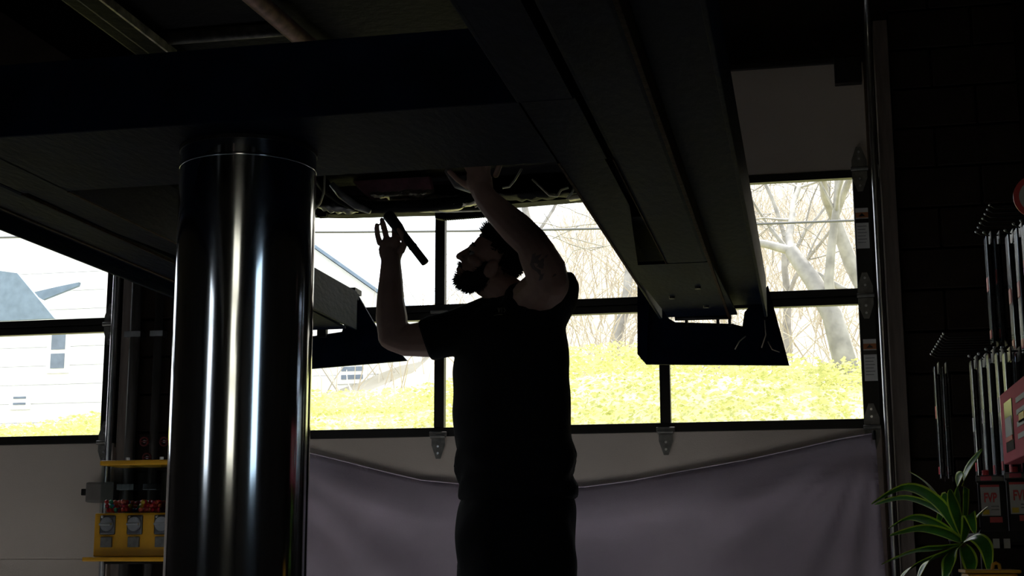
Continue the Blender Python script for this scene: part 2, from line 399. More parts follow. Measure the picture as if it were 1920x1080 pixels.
# pipes on the pillar with small red valve wheels
for k, (u, r, nm) in enumerate(((248, .028, 'grey conduit pipe on the pillar, left one'), (292, .022, 'grey conduit pipe on the pillar, right one'))):
    p = atY(u, 700, YD-.06)
    c = empty('conduit_pipe', (p.x, YD-.05, 0), nm, 'pipe')
    tube('pipe', [(p.x, YD-.05, 0), (p.x, YD-.05, 2.0 if k else 2.6)], r, mat('conduit_grey', (.075, .07, .068), .5, .3, var=.3), c, n=14)
    for z in (.9, 1.7): box('pipe_clamp', p.x-r*1.7, p.x+r*1.7, YD-.05-r*1.15, YD-.012, z, z+.03, STEEL, c, .002)
for k, (u, v) in enumerate(((272, 828), (309, 828), (277, 858))):
    p = atY(u, v, YD-.07)
    w = empty('valve', (p.x, YD-.015, p.z), ['small red valve wheel on the pillar, upper left of three', 'small red valve wheel on the pillar, upper right of three', 'small red valve wheel on the pillar, lowest of three'][k], 'valve', 'red valves on the pillar')
    cyl('valve_stem', (p.x, YD-.08, p.z), .008, .065, STEEL, w, axis='y', n=10)
    bm = bmesh.new(); ring = [(p.x+.022*math.cos(a*math.pi/6), YD-.08, p.z+.022*math.sin(a*math.pi/6)) for a in range(13)]
    bm_tube(bm, ring, .005, 6); o = new_obj('wheel', mesh_of(bm, 'wheel', True), mat('dull_red', (.12, .012, .014), .6)); attach(o, w)
    box('wheel_spoke', p.x-.02, p.x+.02, YD-.083, YD-.077, p.z-.003, p.z+.003, mat('dull_red', (.12, .012, .014), .6), w)

# ================================================================== OUTSIDE
def terrain_z(x, y):
    z = 0.0
    if y > 9: z = min(1, (y-9)/6.0); z = (2.35-.48*max(0, min(1, (-2.5-x)/5.0)))*(z*z*(3-2*z))
    if y > 15:
        t = max(0, min(1, (x+11)/5)); t = t*t*(3-2*t)
        z += (y-15)*.03 + max(0, y-18)*(.08+.28*t)
    return z+.12*math.sin(x*1.3+y*.7)*(1 if y > 10 else 0)
bm = bmesh.new(); nx, ny = 70, 60; grid = []
for j in range(ny+1):
    y = 7.15+58*(j/ny)**1.5; row = []
    for i in range(nx+1):
        x = -32+50*i/nx; row.append(bm.verts.new((x, y, terrain_z(x, y)-(.03 if y < 10 else 0))))
    grid.append(row)
for j in range(ny):
    for i in range(nx):
        f = bm.faces.new((grid[j][i], grid[j][i+1], grid[j+1][i+1], grid[j+1][i]))
        yc = grid[j][i].co.y; f.material_index = 0 if yc < 8.6 else (1 if yc < 17 else 2)
me = mesh_of(bm, 'hillside', True)
for m in (ASPH, GRASSG, HILL): me.materials.append(m)
st(new_obj('ground', me), 'paved apron, green bank and pale hillside outside')
gb = box('ground_slab', -40, 20, -30, YB-.25, -.3, -.05, ASPH); gb.name = 'pavement'; st(gb, 'pavement behind the workshop')
gs = box('ground_side', XR+.4, 22, YB-.25, 7.1, -.3, -.05, ASPH); gs.name = 'pavement'; st(gs, 'pavement beside the workshop')
# leafy yellow-green growth on the bank
bm = bmesh.new()
for k in range(60000):
    x = random.uniform(-13, 3.5); y = random.uniform(10.8, 17.5)
    z = terrain_z(x, y); h = random.uniform(.03, .30)
    c = Vector((x, y, z+h)); s = random.uniform(.015, .042)
    a = Vector((random.uniform(-1, 1), random.uniform(-1, 1), random.uniform(-.3, 1))).normalized()
    b2, c2 = frame_of(a)
    bm.faces.new([bm.verts.new(c+b2*s), bm.verts.new(c+c2*s*.5), bm.verts.new(c-b2*s), bm.verts.new(c-c2*s*.5)])
me = mesh_of(bm, 'ground_cover'); o = new_obj('ground_cover', me, GRASS)
tag(o, 'sunlit yellow-green leafy ground cover on the bank outside', 'shrubbery', kind='stuff')
# pale dry brush on the hillside
bm = bmesh.new()
for k in range(3600):
    x = random.uniform(-9, 4.5); y = random.uniform(17.5, 34); z = terrain_z(x, y)
    if x/y < -.17 and random.random() < .8: continue
    L = random.uniform(.5, 2.0); a = random.uniform(0, 6.28); t = random.uniform(.1, .9)
    d = Vector((math.cos(a)*t, math.sin(a)*t, 1)).normalized(); p = Vector((x, y, z)); pts = [p]
    for s in range(3):
        d = (d+Vector((random.uniform(-.4, .4), random.uniform(-.4, .4), random.uniform(-.35, .1)))).normalized(); p = p+d*L/3; pts.append(p.copy())
    r = random.uniform(.006, .016); bm_tube(bm, pts, [r, r*.8, r*.6, r*.3], 3, cap=False)
o = new_obj('dry_brush', mesh_of(bm, 'dry_brush'), TWIG); tag(o, 'pale dry brush covering the hillside outside', 'brush', kind='stuff')
# bare trees
def bare_tree(base, h, r, seed, label, lean=(0, 0), depth=5, m=BARK):
    rnd = random.Random(seed); bt = bmesh.new(); bw = bmesh.new()
    def grow(p, d, L, r, lev, B):
        pts = [p.copy()]; n = 4; rad = [r]
        for s in range(n):
            d = (d+Vector((rnd.uniform(-.22, .22), rnd.uniform(-.22, .22), rnd.uniform(-.12, .16)))).normalized()
            p = p+d*(L/n); pts.append(p.copy()); rad.append(max(.006, r*(1-.45*(s+1)/n)))
        bm_tube(B, pts, rad, 7 if lev < 2 else 4, cap=False)
        if lev >= depth: return
        for c in range(3 if lev < 4 else 2):
            q = pts[rnd.choice([2, 3, 4]) if c else 4]
            a = rnd.uniform(0, 6.28); sp = rnd.uniform(.45, 1.0)
            x, y = frame_of(d); nd = (d+(x*math.cos(a)+y*math.sin(a))*sp).normalized()
            grow(q, nd, L*rnd.uniform(.62, .82), max(.006, rad[-1]*rnd.uniform(.6, .9)), lev+1, bw)
    grow(Vector(base), Vector((lean[0], lean[1], 1)).normalized(), h, r, 0, bt)
    t = empty('bare_tree', base, label, 'tree', 'bare trees outside the windows')
    for nm, B in (('trunk', bt), ('branches', bw)):
        o = new_obj(nm, mesh_of(B, nm, True), m); attach(o, t)
    return t
def gp(u, Y): q = atY(u, 700, Y); return (q.x, Y, terrain_z(q.x, Y)-.1)
bare_tree(gp(1604, 15.5), 1.9, .15, 3, 'thick bare pale tree seen through the rightmost windows', (-.12, .0))
bare_tree(gp(1700, 17.5), 2.3, .14, 11, 'slender bare tree partly behind the right window frame', (-.35, 0))
bare_tree(gp(1150, 21), 1.9, .10, 5, 'small bare tree between the mechanic and the right runway', (.1, 0))
bare_tree(gp(1330, 24), 2.2, .12, 8, 'bare tree behind the right runway', (-.1, 0))
bare_tree(gp(1020, 26), 2.3, .11, 21, 'bare tree just right of the raised arm', (-.1, 0))
bare_tree(gp(20, 30), 3.0, .12, 14, 'bare tree rising behind the white house roof', (.1, 0))
bare_tree(gp(1480, 20), 1.7, .07, 31, 'thin bare sapling left of the thick pale tree', (.2, 0))
# houses
def house(p0, p1, Y, dep, zw, peak, label, wins, over=.16, porch=None):
    x0, x1 = p0, p1; zb = terrain_z((x0+x1)/2, Y)-.6; xm = (x0+x1)/2
    hme = empty('house', ((x0+x1)/2, Y, zb), label, 'house', 'white houses outside')
    bm = bmesh.new(); prof = [(x0, zb), (x1, zb), (x1, zw), (xm, peak), (x0, zw)]
    f = [bm.verts.new((x, Y, z)) for x, z in prof]; b = [bm.verts.new((x, Y+dep, z)) for x, z in prof]
    bm.faces.new(f); bm.faces.new(b[::-1])
    for k in range(5): bm.faces.new((f[k], b[k], b[(k+1) % 5], f[(k+1) % 5]))
    bmesh.ops.recalc_face_normals(bm, faces=bm.faces); o = new_obj('walls', mesh_of(bm, 'walls'), SIDING); attach(o, hme)
    n = int((zw-zb)/.28)
    for k in range(n): box('siding_board', x0+.05, x1-.05, Y-.02, Y, zb+.28*k, zb+.28*k+.27, SIDING, o)
    for sg, xe in ((-1, x0), (1, x1)):
        sl = (peak-zw)/(xm-x0); xo = xe+sg*over; zo = zw-over*sl
        poly('roof_slope', [(xm, Y-over, peak+.02), (xo, Y-over, zo+.02), (xo, Y+dep+over, zo+.02), (xm, Y+dep+over, peak+.02)], .06, ROOF, hme, direction=(0, 0, 1))
    for (wx, wz, ww, wh) in wins:
        w = box('window', wx-ww/2-.07, wx+ww/2+.07, Y-.05, Y, wz-wh/2-.07, wz+wh/2+.07, SIDING, hme)
        box('pane', wx-ww/2, wx+ww/2, Y-.06, Y-.05, wz+.03, wz+wh/2, HWIN, w); box('pane', wx-ww/2, wx+ww/2, Y-.06, Y-.05, wz-wh/2, wz-.03, HWIN, w)
    return hme
YH = 19.0
a = atY(112, 660, YH); b_ = atY(40, 752, YH); e = atY(-190, 500, YH); e2 = atY(300, 500, YH)
H1 = house(e.x, e2.x, YH, 7, atY(0, 470, YH).z, atY(0, 330, YH).z, 'large white sided house with low blue-grey porch roof, seen through the left door', [(a.x, a.z, .22, .5), (b_.x, b_.z, .2, .12)])
poly('porch_roof', [atY(-60, 500, YH-1.6), atY(32, 512, YH-1.6), atY(102, 597, YH-1.6), atY(-60, 604, YH-1.6)], .06, ROOF, H1, direction=(0, 1, 0))
poly('roof_gable', [atY(58, 549, YH-.5), atY(105, 538, YH-.5), atY(148, 529, YH-.5), atY(146, 536, YH-.5), atY(80, 562, YH-.5)], .06, ROOF, H1, direction=(0, 1, 0))
YH2 = 21.5
e = atY(330, 600, YH2); e2 = atY(790, 600, YH2); w = atY(662, 700, YH2)
H2 = house(e.x, e2.x, YH2, 6, atY(700, 612, YH2).z, atY(560, 445, YH2).z, 'white gabled house with one wide window, seen past the piston', [(w.x, w.z, .36, .2)])
# overhead wire
p0 = atY(380, 436, 13.5); p1 = atY(2000, 396, 13.5)
bm = bmesh.new(); pts = [p0.lerp(p1, t/16)+Vector((0, 0, -.06*math.sin(math.pi*t/16))) for t in range(17)]
pts = [p0+(p0-p1)*.8]+pts+[p1+(p1-p0)*.5]
bm_tube(bm, pts, .012, 6); o = new_obj('utility_wire', mesh_of(bm, 'utility_wire', True), mat('wire', (.12, .12, .12), .7)); tag(o, 'thin dark overhead wire crossing outside the upper windows', 'wire')

# ================================================================== VEHICLE LIFT
LX, LY = -1.39, 3.335
lift = empty('vehicle_lift', (LX, LY, 0), 'in-ground lift with one thick polished piston, blue-grey cross beam and two runways', 'vehicle lift')
bm = bmesh.new(); R = .174
prof = [(0, R), (1.60, R)]
bm_tube(bm, [(LX, LY, z) for z, r in prof], [r for z, r in prof], 96)
o = new_obj('piston', mesh_of(bm, 'piston', True), CHROME); attach(o, lift); o['label'] = 'polished steel piston'
try: o.data.set_sharp_from_angle(angle=.6)
except Exception: pass
bm = bmesh.new(); bm_tube(bm, [(LX, LY, z) for z in (1.546, 1.548, 1.551, 1.553)], [R+.0001, R+.0006, R+.0006, R+.0001], 96); attach(new_obj('wear_ring', mesh_of(bm, 'wear_ring', True), CHROME), lift)
cyl('floor_flange', (LX, LY, 0), .30, .025, BLACKMETAL, lift, n=48)
cyl('piston_cap', (LX, LY, 1.59), .176, .012, BLACKMETAL, lift, n=48)
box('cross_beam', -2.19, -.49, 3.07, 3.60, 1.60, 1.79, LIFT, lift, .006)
def runway(mirror):
    mx = (lambda x: -2.67-x) if mirror else (lambda x: x)
    rw = empty('runway', (mx(-.39), 2.8, 1.6)); attach(rw, lift)
    def b(nm, x0, x1, y0, y1, z0, z1, m=LIFT, bev=.003): return box(nm, mx(x0), mx(x1), y0, y1, z0, z1, m, rw, bev)
    b('deck', -.62, -.157, -.8, 6.30, 1.748, 1.78)
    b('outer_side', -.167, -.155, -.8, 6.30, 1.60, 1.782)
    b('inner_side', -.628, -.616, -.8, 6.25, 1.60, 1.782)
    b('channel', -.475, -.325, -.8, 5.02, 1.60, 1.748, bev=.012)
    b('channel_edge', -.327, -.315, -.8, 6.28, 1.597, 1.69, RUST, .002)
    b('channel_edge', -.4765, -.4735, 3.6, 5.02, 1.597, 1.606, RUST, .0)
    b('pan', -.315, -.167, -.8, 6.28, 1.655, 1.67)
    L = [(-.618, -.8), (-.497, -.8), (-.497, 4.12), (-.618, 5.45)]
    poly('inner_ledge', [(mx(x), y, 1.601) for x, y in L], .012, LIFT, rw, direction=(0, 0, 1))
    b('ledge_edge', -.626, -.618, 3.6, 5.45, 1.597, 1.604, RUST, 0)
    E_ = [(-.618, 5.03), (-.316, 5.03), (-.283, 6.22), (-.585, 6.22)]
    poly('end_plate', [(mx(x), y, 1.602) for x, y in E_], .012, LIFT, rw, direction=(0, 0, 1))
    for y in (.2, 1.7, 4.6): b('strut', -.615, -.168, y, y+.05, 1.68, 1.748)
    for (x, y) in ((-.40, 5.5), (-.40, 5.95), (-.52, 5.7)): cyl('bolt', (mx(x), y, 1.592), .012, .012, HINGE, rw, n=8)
    YR = 6.45
    if not mirror:
        o_ = [(1195, 528), (1222, 540), (1252, 596), (1266, 604), (1374, 607), (1392, 612), (1396, 585), (1440, 535), (1480, 685), (1211, 683), (1195, 664)]
        rp = poly('ramp', [atY(u, v, YR) for u, v in o_], .018, LIFT, rw, direction=(0, 1, 0))
        fl = [atY(1208, 556, YR-.03), atY(1217, 560, YR-.03), atY(1212, 682, YR-.03), atY(1201, 672, YR-.03)]
        attach(poly('ramp_flange', fl, .03, STEEL if False else LIFT, None, direction=(0, 1, 0)), rp)
        for u in (1287, 1346, 1368):
            p, q = atY(u-3, 590, YR-.02), atY(u+3, 612, YR-.02); attach(box('ramp_hinge_lug', p.x, q.x, YR-.03, YR, q.z, p.z, BLACKMETAL), rp)
        p, q = atY(1266, 588, YR-.1), atY(1372, 599, YR-.1); attach(tube('ramp_hinge_pin', [(p.x, YR-.12, q.z+.012), (q.x, YR-.12, q.z+.01)], .012, BLACKMETAL), rp)
        for pts in ([(1378, 655), (1386, 640), (1398, 630)], [(1428, 652), (1436, 628), (1434, 600)], [(1440, 640), (1448, 655), (1462, 660)]):
            attach(tube('frayed_strap', [atY(u, v, YR-.03) for u, v in pts], .003, TWIG, n=5), rp)
    else:
        o_ = [(430, 628), (588, 630), (641, 622), (655, 575), (668, 548), (705, 612), (763, 676), (575, 692), (430, 703)]
        rp = poly('ramp', [atY(u, v, YR) for u, v in o_], .018, LIFT, rw, direction=(0, 1, 0))
        p, q = atY(655, 543, YR-.05), atY(672, 552, YR-.05)
        attach(box('ramp_hinge_lug', p.x, q.x, YR-.1, YR, q.z, p.z, BLACKMETAL), rp)
        p, q = atY(596, 612, YR-.02), atY(612, 632, YR-.02); attach(box('ramp_hinge_lug', p.x, q.x, YR-.03, YR, q.z, p.z, BLACKMETAL), rp)
    return rw
runway(False); runway(True)

# ================================================================== CAR ON THE LIFT
car = empty('lifted_car', (-1.335, 3.3, 1.78), 'dark car raised on the lift runways, seen from below', 'car')
side = [(.75, 2.12), (.78, 2.55), (.95, 2.72), (1.9, 2.78), (2.6, 3.25), (4.0, 3.3), (4.75, 2.85), (5.6, 2.72), (5.82, 2.5), (5.84, 2.2), (5.7, 2.1)]
bm = bmesh.new()
def prof_ring(x, ins): return [bm.verts.new((x, y, z-(ins if z > 2.8 else 0))) for y, z in side]
rings = [prof_ring(-2.18, .02), prof_ring(-2.22, 0), prof_ring(-.45, 0), prof_ring(-.49, .02)]
for v in rings[0]+rings[3]:
    if v.co.z > 2.8: v.co.x += .18 if v.co.x < -1.3 else -.18
for a_, b_ in zip(rings[:-1], rings[1:]):
    for k in range(len(side)): bm.faces.new((a_[k], a_[(k+1) % len(side)], b_[(k+1) % len(side)], b_[k]))
bm.faces.new(rings[0][::-1]); bm.faces.new(rings[-1]); bmesh.ops.recalc_face_normals(bm, faces=bm.faces)
CARP = mat('dark_car_paint', (.004, .003, .0035), .7, var=.2, spec=.0)
o = new_obj('body', mesh_of(bm, 'body'), CARP); attach(o, car)
box('floor_pan', -2.0, -.67, 1.2, 5.55, 2.10, 2.14, UNDER, car, .01)
box('sill', -1.9, -1.825, 1.6, 4.3, 2.055, 2.12, UNDER, car, .01)
box('sill_seam', -1.825, -1.818, 1.6, 3.78, 2.046, 2.072, ALU, car)
box('sill', -.84, -.77, 1.6, 4.3, 2.055, 2.12, UNDER, car, .01)
def PX(l, Y): return [atY(u, v, Y) for u, v in l]
poly('front_valance', PX([(470, 300), (470, 400), (583, 401), (640, 402), (700, 400), (760, 398), (815, 397), (900, 391), (960, 382), (1090, 371), (1130, 368), (1130, 300)], 5.72), .08, UNDER, car, direction=(0, 1, 0))
tube('exhaust_pipe', [(-1.46, 1.4, 2.06), (-1.43, 3.2, 2.055), (-1.395, 3.76, 2.05), (-1.36, 4.1, 2.07), (-1.30, 4.6, 2.09)], .026, mat('rusty_exhaust', (.30, .16, .15), .5, .5, var=.5, scale=30), car, n=14)
sl_ = atY(350, 66, 3.72); sr_ = atY(478, 56, 3.72)
tube('cross_tube', [sl_+(sl_-sr_)*.4, sl_, sr_, sr_+(sr_-sl_)*.5], .025, mat('grimy_steel', (.12, .11, .10), .5, .6, var=.6, scale=40), car, n=12)
poly('maroon_shield', PX([(655, 330), (806, 326), (813, 362), (784, 372), (692, 373), (670, 352)], 5.46), .03, MAROON, car, direction=(0, 1, 0), bev=.006)
tube('subframe', PX([(596, 330), (612, 352), (640, 372), (672, 386), (700, 389), (790, 386), (860, 380), (890, 366), (905, 340)], 5.36), .026, UNDER, car, n=12)
tube('control_arm', PX([(622, 345), (640, 366), (668, 386), (694, 397)], 5.28), [.012, .016, .016, .01], PLASTIC, car, n=10)
tube('control_arm', PX([(838, 318), (858, 345), (884, 356)], 5.2), [.014, .02, .014], PLASTIC, car, n=10)
# crumpled shield and oil pan: lumpy real meshes
def lump(nm, u0, u1, v0, v1, Y, m, seed, amp, dep=.10):
    rn = random.Random(seed); bm = bmesh.new(); N, Mv = 22, 7; g = []
    for j in range(Mv+1):
        row = []
        for i in range(N+1):
            t = i/N; s = j/Mv
            q = atY(u0+(u1-u0)*t, v0+(v1-v0)*(s*math.sin(math.pi*(.12+.76*t))**.6), Y-dep*math.sin(math.pi*s*.9))
            q += Vector((0, rn.uniform(-amp, amp), rn.uniform(-amp, amp))); row.append(bm.verts.new(q))
        g.append(row)
    for j in range(Mv):
        for i in range(N): bm.faces.new((g[j][i], g[j][i+1], g[j+1][i+1], g[j+1][i]))
    r = bmesh.ops.extrude_face_region(bm, geom=bm.faces[:])
    for v in r['geom']:
        if isinstance(v, bmesh.types.BMVert): v.co += Vector((0, .06, .02))
    bmesh.ops.recalc_face_normals(bm, faces=bm.faces)
    o = new_obj(nm, mesh_of(bm, nm, True), m); attach(o, car); return o
lump('crumpled_shield', 730, 897, 368, 397, 5.44, ALU, 4, .006)
lump('flange_left', 694, 756, 362, 372, 5.40, ALU, 5, .004, .06).name = 'exhaust_flange'
lump('flange_right', 752, 806, 358, 370, 5.40, ALU, 6, .004, .06).name = 'exhaust_flange'
lump('splash_shield', 583, 720, 372, 401, 5.50, PLASTIC, 7, .006)
lump('splash_shield', 880, 1095, 345, 376, 5.62, UNDER, 9, .006)
for pts in ([(586, 396), (600, 382), (607, 362), (609, 330)], [(942, 352), (955, 350), (965, 338), (978, 316)], [(998, 336), (1015, 352), (1030, 366), (1046, 368)], [(1046, 366), (1052, 356), (1066, 352)], [(1062, 374), (1072, 362), (1076, 352)], [(890, 388), (910, 378), (928, 362)]):
    tube('hose', PX(pts, 5.18), .0045, mat('pale_hose', (.42, .40, .32), .5, var=.3), car, n=6)
poly('connector', PX([(1062, 366), (1090, 362), (1092, 371), (1066, 375)], 5.2), .03, ALU, car, direction=(0, 1, 0), bev=.003)
poly('tow_tab', PX([(588, 397), (612, 399), (611, 406), (596, 407)], 5.68), .03, UNDER, car, direction=(0, 1, 0))
# toothed lower strip
ts = poly('air_dam_strip', PX([(815, 397), (920, 390), (921, 404), (826, 411), (816, 409)], 5.66), .03, UNDER, car, direction=(0, 1, 0))
for k in range(22):
    u = 830+k*4.1; v = 410.3-k*.31; p, q = atY(u, v-1, 5.66), atY(u+2, v+2.2, 5.66)
    attach(box('tooth', p.x, q.x, 5.66, 5.68, q.z, p.z, UNDER), ts)
lump('valance_lip', 742, 916, 391, 399, 5.64, mat('pale_plastic_lip', (.5, .5, .5), .4, var=.2), 12, .001, .03)
wheel_mesh = {}
for (x, y) in ((-.40, 1.75), (-.40, 4.75), (-2.27, 1.75), (-2.27, 4.75)):
    wh = empty('wheel', (x, y, 2.115)); attach(wh, car)
    bm = bmesh.new()
    pr = [(-.11, .20), (-.115, .27), (-.10, .325), (-.07, .335), (.07, .335), (.10, .325), (.115, .27), (.11, .20)]
    n = 40; rg = []
    for k in range(n):
        t = 2*math.pi*k/n; rg.append([bm.verts.new((x+a_, y+r_*math.cos(t), 2.115+r_*math.sin(t))) for a_, r_ in pr])
    for k in range(n):
        for j in range(len(pr)-1): bm.faces.new((rg[k][j], rg[k][j+1], rg[(k+1) % n][j+1], rg[(k+1) % n][j]))
        bm.faces.new((rg[k][-1], rg[k][0], rg[(k+1) % n][0], rg[(k+1) % n][-1]))
    attach(new_obj('tyre', mesh_of(bm, 'tyre', True), RUBBER), wh)
    cyl('rim', (x-.10, y, 2.115), .205, .20, STEEL, wh, axis='x', n=32)

# ================================================================== PERSON
YM = 5.0
def J(u, v, dy=0.0): return atY(u, v, YM+dy)
k_scale = 515.0
fwd_h = -A.copy(); upv = B.copy(); side_v = Fv.copy()          # head seen in profile
tilt = math.radians(28)
hF = (fwd_h*math.cos(tilt)+upv*math.sin(tilt)).normalized()
hU = (upv*math.cos(tilt)-fwd_h*math.sin(tilt)).normalized()
hL = hU.cross(hF).normalized()                                  # towards the person's left (camera side)
HO = J(921, 494, .0)
HR = Matrix((hF, hL, hU)).transposed()
def HP(f, l, u): return HO + hF*f + hL*l + hU*u
bm = bmesh.new()
def ell(c, r, rot=None): bm_ell(bm, c, r, rot)
def limb(pts, rad, n=14, **k): bm_tube(bm, pts, rad, n, round_cap=True, **k)
# head
ell(HP(-.004, 0, .035), (.098, .077, .094), HR)
ell(HP(.034, 0, -.035), (.066, .060, .092), HR)
ell(HP(.046, 0, -.090), (.050, .047, .036), HR)
limb([HP(.082, -.034, .018), HP(.090, 0, .021), HP(.082, .034, .018)], .0135)
limb([HP(.094, 0, .012), HP(.108, 0, -.014), HP(.116, 0, -.032)], [.009, .0115, .0135])
for s in (-1, 1):
    ell(HP(.103, s*.014, -.037), (.011, .009, .009), HR)
    limb([HP(.070, s*.048, -.018), HP(.04, s*.066, -.022)], .016)
    ell(HP(-.012, s*.080, -.018), (.026, .011, .036), HR)
    ell(HP(-.002, s*.082, -.03), (.014, .012, .020), HR)
limb([HP(.088, -.02, -.064), HP(.099, 0, -.061), HP(.088, .02, -.064)], .0085)
limb([HP(.087, -.018, -.078), HP(.097, 0, -.077), HP(.087, .018, -.078)], .0090)
# neck and trunk core
limb([HP(-.02, 0, -.06), J(950, 548, .0), J(968, 592, .0)], [.066, .067, .075])
bodyang = math.radians(38)
bx = Vector((math.cos(bodyang), -math.sin(bodyang), 0)); by = Vector((math.sin(bodyang), math.cos(bodyang), 0))
def trunk(B, rows, n=28):
    rings = []
    for (c, a_, b_) in rows:
        rings.append([B.verts.new(c+bx*a_*math.cos(2*math.pi*k/n)+by*b_*math.sin(2*math.pi*k/n)) for k in range(n)])
    for p_, q_ in zip(rings[:-1], rings[1:]):
        for k in range(n): B.faces.new((p_[k], p_[(k+1) % n], q_[(k+1) % n], q_[k]))
    B.faces.new(rings[0][::-1]); B.faces.new(rings[-1])
trunk(bm, [(J(962, 575), .15, .09), (J(958, 620), .19, .11), (J(957, 700), .21, .125), (J(960, 800), .20, .13), (J(966, 920), .20, .14), (J(966, 1010), .19, .13)])
# near (his left) arm raised overhead
SH_L, EL_L, WR_L = J(1028, 533, -.20), J(996, 455, -.24), J(913, 374, -.17)
limb([SH_L, J(1022, 505, -.22), J(1006, 474, -.24), EL_L, J(968, 428, -.23), J(936, 398, -.20), WR_L, J(906, 362, -.165)], [.074, .074, .066, .060, .060, .051, .043, .040])
limb([J(985, 580, -.05), SH_L], [.09, .075])
# near hand: palm going up-left behind the beam, fingers spread upward, thumb to the left
limb([J(906, 364, -.165), J(900, 345, -.16), J(897, 326, -.15)], [.040, .047, .044], flat=(Fv, .55))
fing_L = [[(930, 328), (938, 306), (938, 288), (932, 275)], [(914, 320), (917, 298), (914, 279), (906, 266)], [(899, 318), (896, 297), (890, 279), (882, 268)], [(883, 324), (872, 308), (862, 296), (853, 288)]]
for i, f in enumerate(fing_L): limb([J(u, v, -.15-.004*i) for u, v in f], [.0115, .0105, .0095, .008])
limb([J(899, 356, -.16), J(876, 348, -.15), J(858, 336, -.14), J(843, 322, -.13)], [.017, .0145, .0115, .0095])
# far (his right) arm: upper arm level, forearm upright
limb([J(900, 612, .10), J(850, 628, .09), J(800, 636, .07), J(760, 638, .055), J(736, 630, .045)], [.083, .072, .068, .060, .056])
limb([J(737, 628, .045), J(734, 595, .03), J(732, 562, .02), J(733, 525, .01), J(733, 494, .0), J(733, 478, 0)], [.057, .060, .052, .045, .038, .038])
limb([J(733, 488, 0), J(733, 476, -.003), J(733, 467, -.005)], [.037, .046, .047], flat=(Fv, .5))
hand_R = [([(712, 456), (708, 441), (706.5, 429), (706.5, 422)], 0.0, .0108), ([(725, 448), (722, 434), (718.5, 420), (716, 412)], -.002, .0116), ([(739, 446), (739, 430), (737, 415), (735, 405)], .014, .0098), ([(749, 448), (750, 432), (746, 418), (742, 410)], .014, .0098)]
for f, dy, r in hand_R: limb([J(u, v, dy) for u, v in f], [r*1.05, r, r*.95, r*.8])
limb([J(752, 470, -.02), J(759, 455, -.036), J(755, 440, -.046), J(747, 430, -.047)], [.015, .0135, .0115, .0095])
# legs (inside the trousers)
def leg(B, s, r0, r1, r2, low=.06):
    hp = J(966, 1000) + bx*s*.10; ft = Vector((hp.x, hp.y, low)) + bx*s*.06
    kn = hp.lerp(ft, .5) + by*(-.02)
    bm_tube(B, [hp+Vector((0, 0, .06)), hp.lerp(kn, .4), kn, kn.lerp(ft, .4), ft], [r0, r0*.93, r1, r1*.95, r2], 16, round_cap=True)
    return ft
feet = [leg(bm, s, .105, .065, .045) for s in (-1, 1)]
person = new_obj('person', remeshed(bm, .0044, 3, 'person'), SKIN)
tag(person, 'mechanic in black t-shirt and dark trousers reaching up under the raised car, holding a flashlight', 'person')
# face bits
for s in (-1, 1):
    e_ = sph('eye', HP(.0755, s*.033, .0), .0125, mat('eye_white', (.18, .17, .16), .3), person, 12, 8); 
    sph('iris', HP(.0868, s*.034, .002), .0052, BLKGLOSS, e_, 8, 6)
    tube('eyebrow', [HP(.093, s*.012, .028), HP(.094, s*.03, .034), HP(.082, s*.05, .028)], [.004, .005, .003], HAIRM, person, n=6)
# hair: close cap + many short strands
rh = random.Random(3); bm = bmesh.new()
hc = HP(-.006, 0, .040)
def hsurf(th, ph, k=1.0):
    d = Vector((math.cos(ph)*math.cos(th)*.104, math.cos(ph)*math.sin(th)*.083, math.sin(ph)*.100))*k
    return hc + hF*d.x + hL*d.y + hU*d.z
for i in range(2600):
    th = rh.uniform(0, 2*math.pi); ph = math.asin(rh.uniform(-.45, 1))
    front = math.cos(th)
    if front > .25 and ph < .22+.26*front: continue
    if front > -.15 and ph < .05: continue
    p0 = hsurf(th, ph, .96); nrm = (hsurf(th, ph)-hc).normalized()
    L = rh.uniform(.012, .022) if ph < .6 else rh.uniform(.016, .034)
    if front > .3 and ph > .4: L *= 1.35
    d = (nrm+hU*.25+Vector((rh.uniform(-.45, .45), rh.uniform(-.45, .45), rh.uniform(-.3, .45)))).normalized()
    bm_tube(bm, [p0, p0+d*L*.6, p0+d*L+hF*rh.uniform(-.004, .006)], [.0022, .0017, .0003], 3, cap=False)
capb = bmesh.new(); bmesh.ops.create_uvsphere(capb, u_segments=32, v_segments=20, radius=1)
bmesh.ops.delete(capb, geom=[v for v in capb.verts if v.co.z < (.05+.25*max(0, v.co.x) if v.co.x > -.1 else -.45)], context='VERTS')
for v in capb.verts: q = v.co; v.co = hc + hF*q.x*.101 + hL*q.y*.0805 + hU*q.z*.0975
bmesh.ops.solidify(capb, geom=capb.faces[:], thickness=-.004)
me_c = bpy.data.meshes.new('cap'); capb.to_mesh(me_c); capb.free(); bm.from_mesh(me_c)
attach(new_obj('hair', mesh_of(bm, 'hair', True), HAIRM), person)['label'] = 'short dark tousled hair'
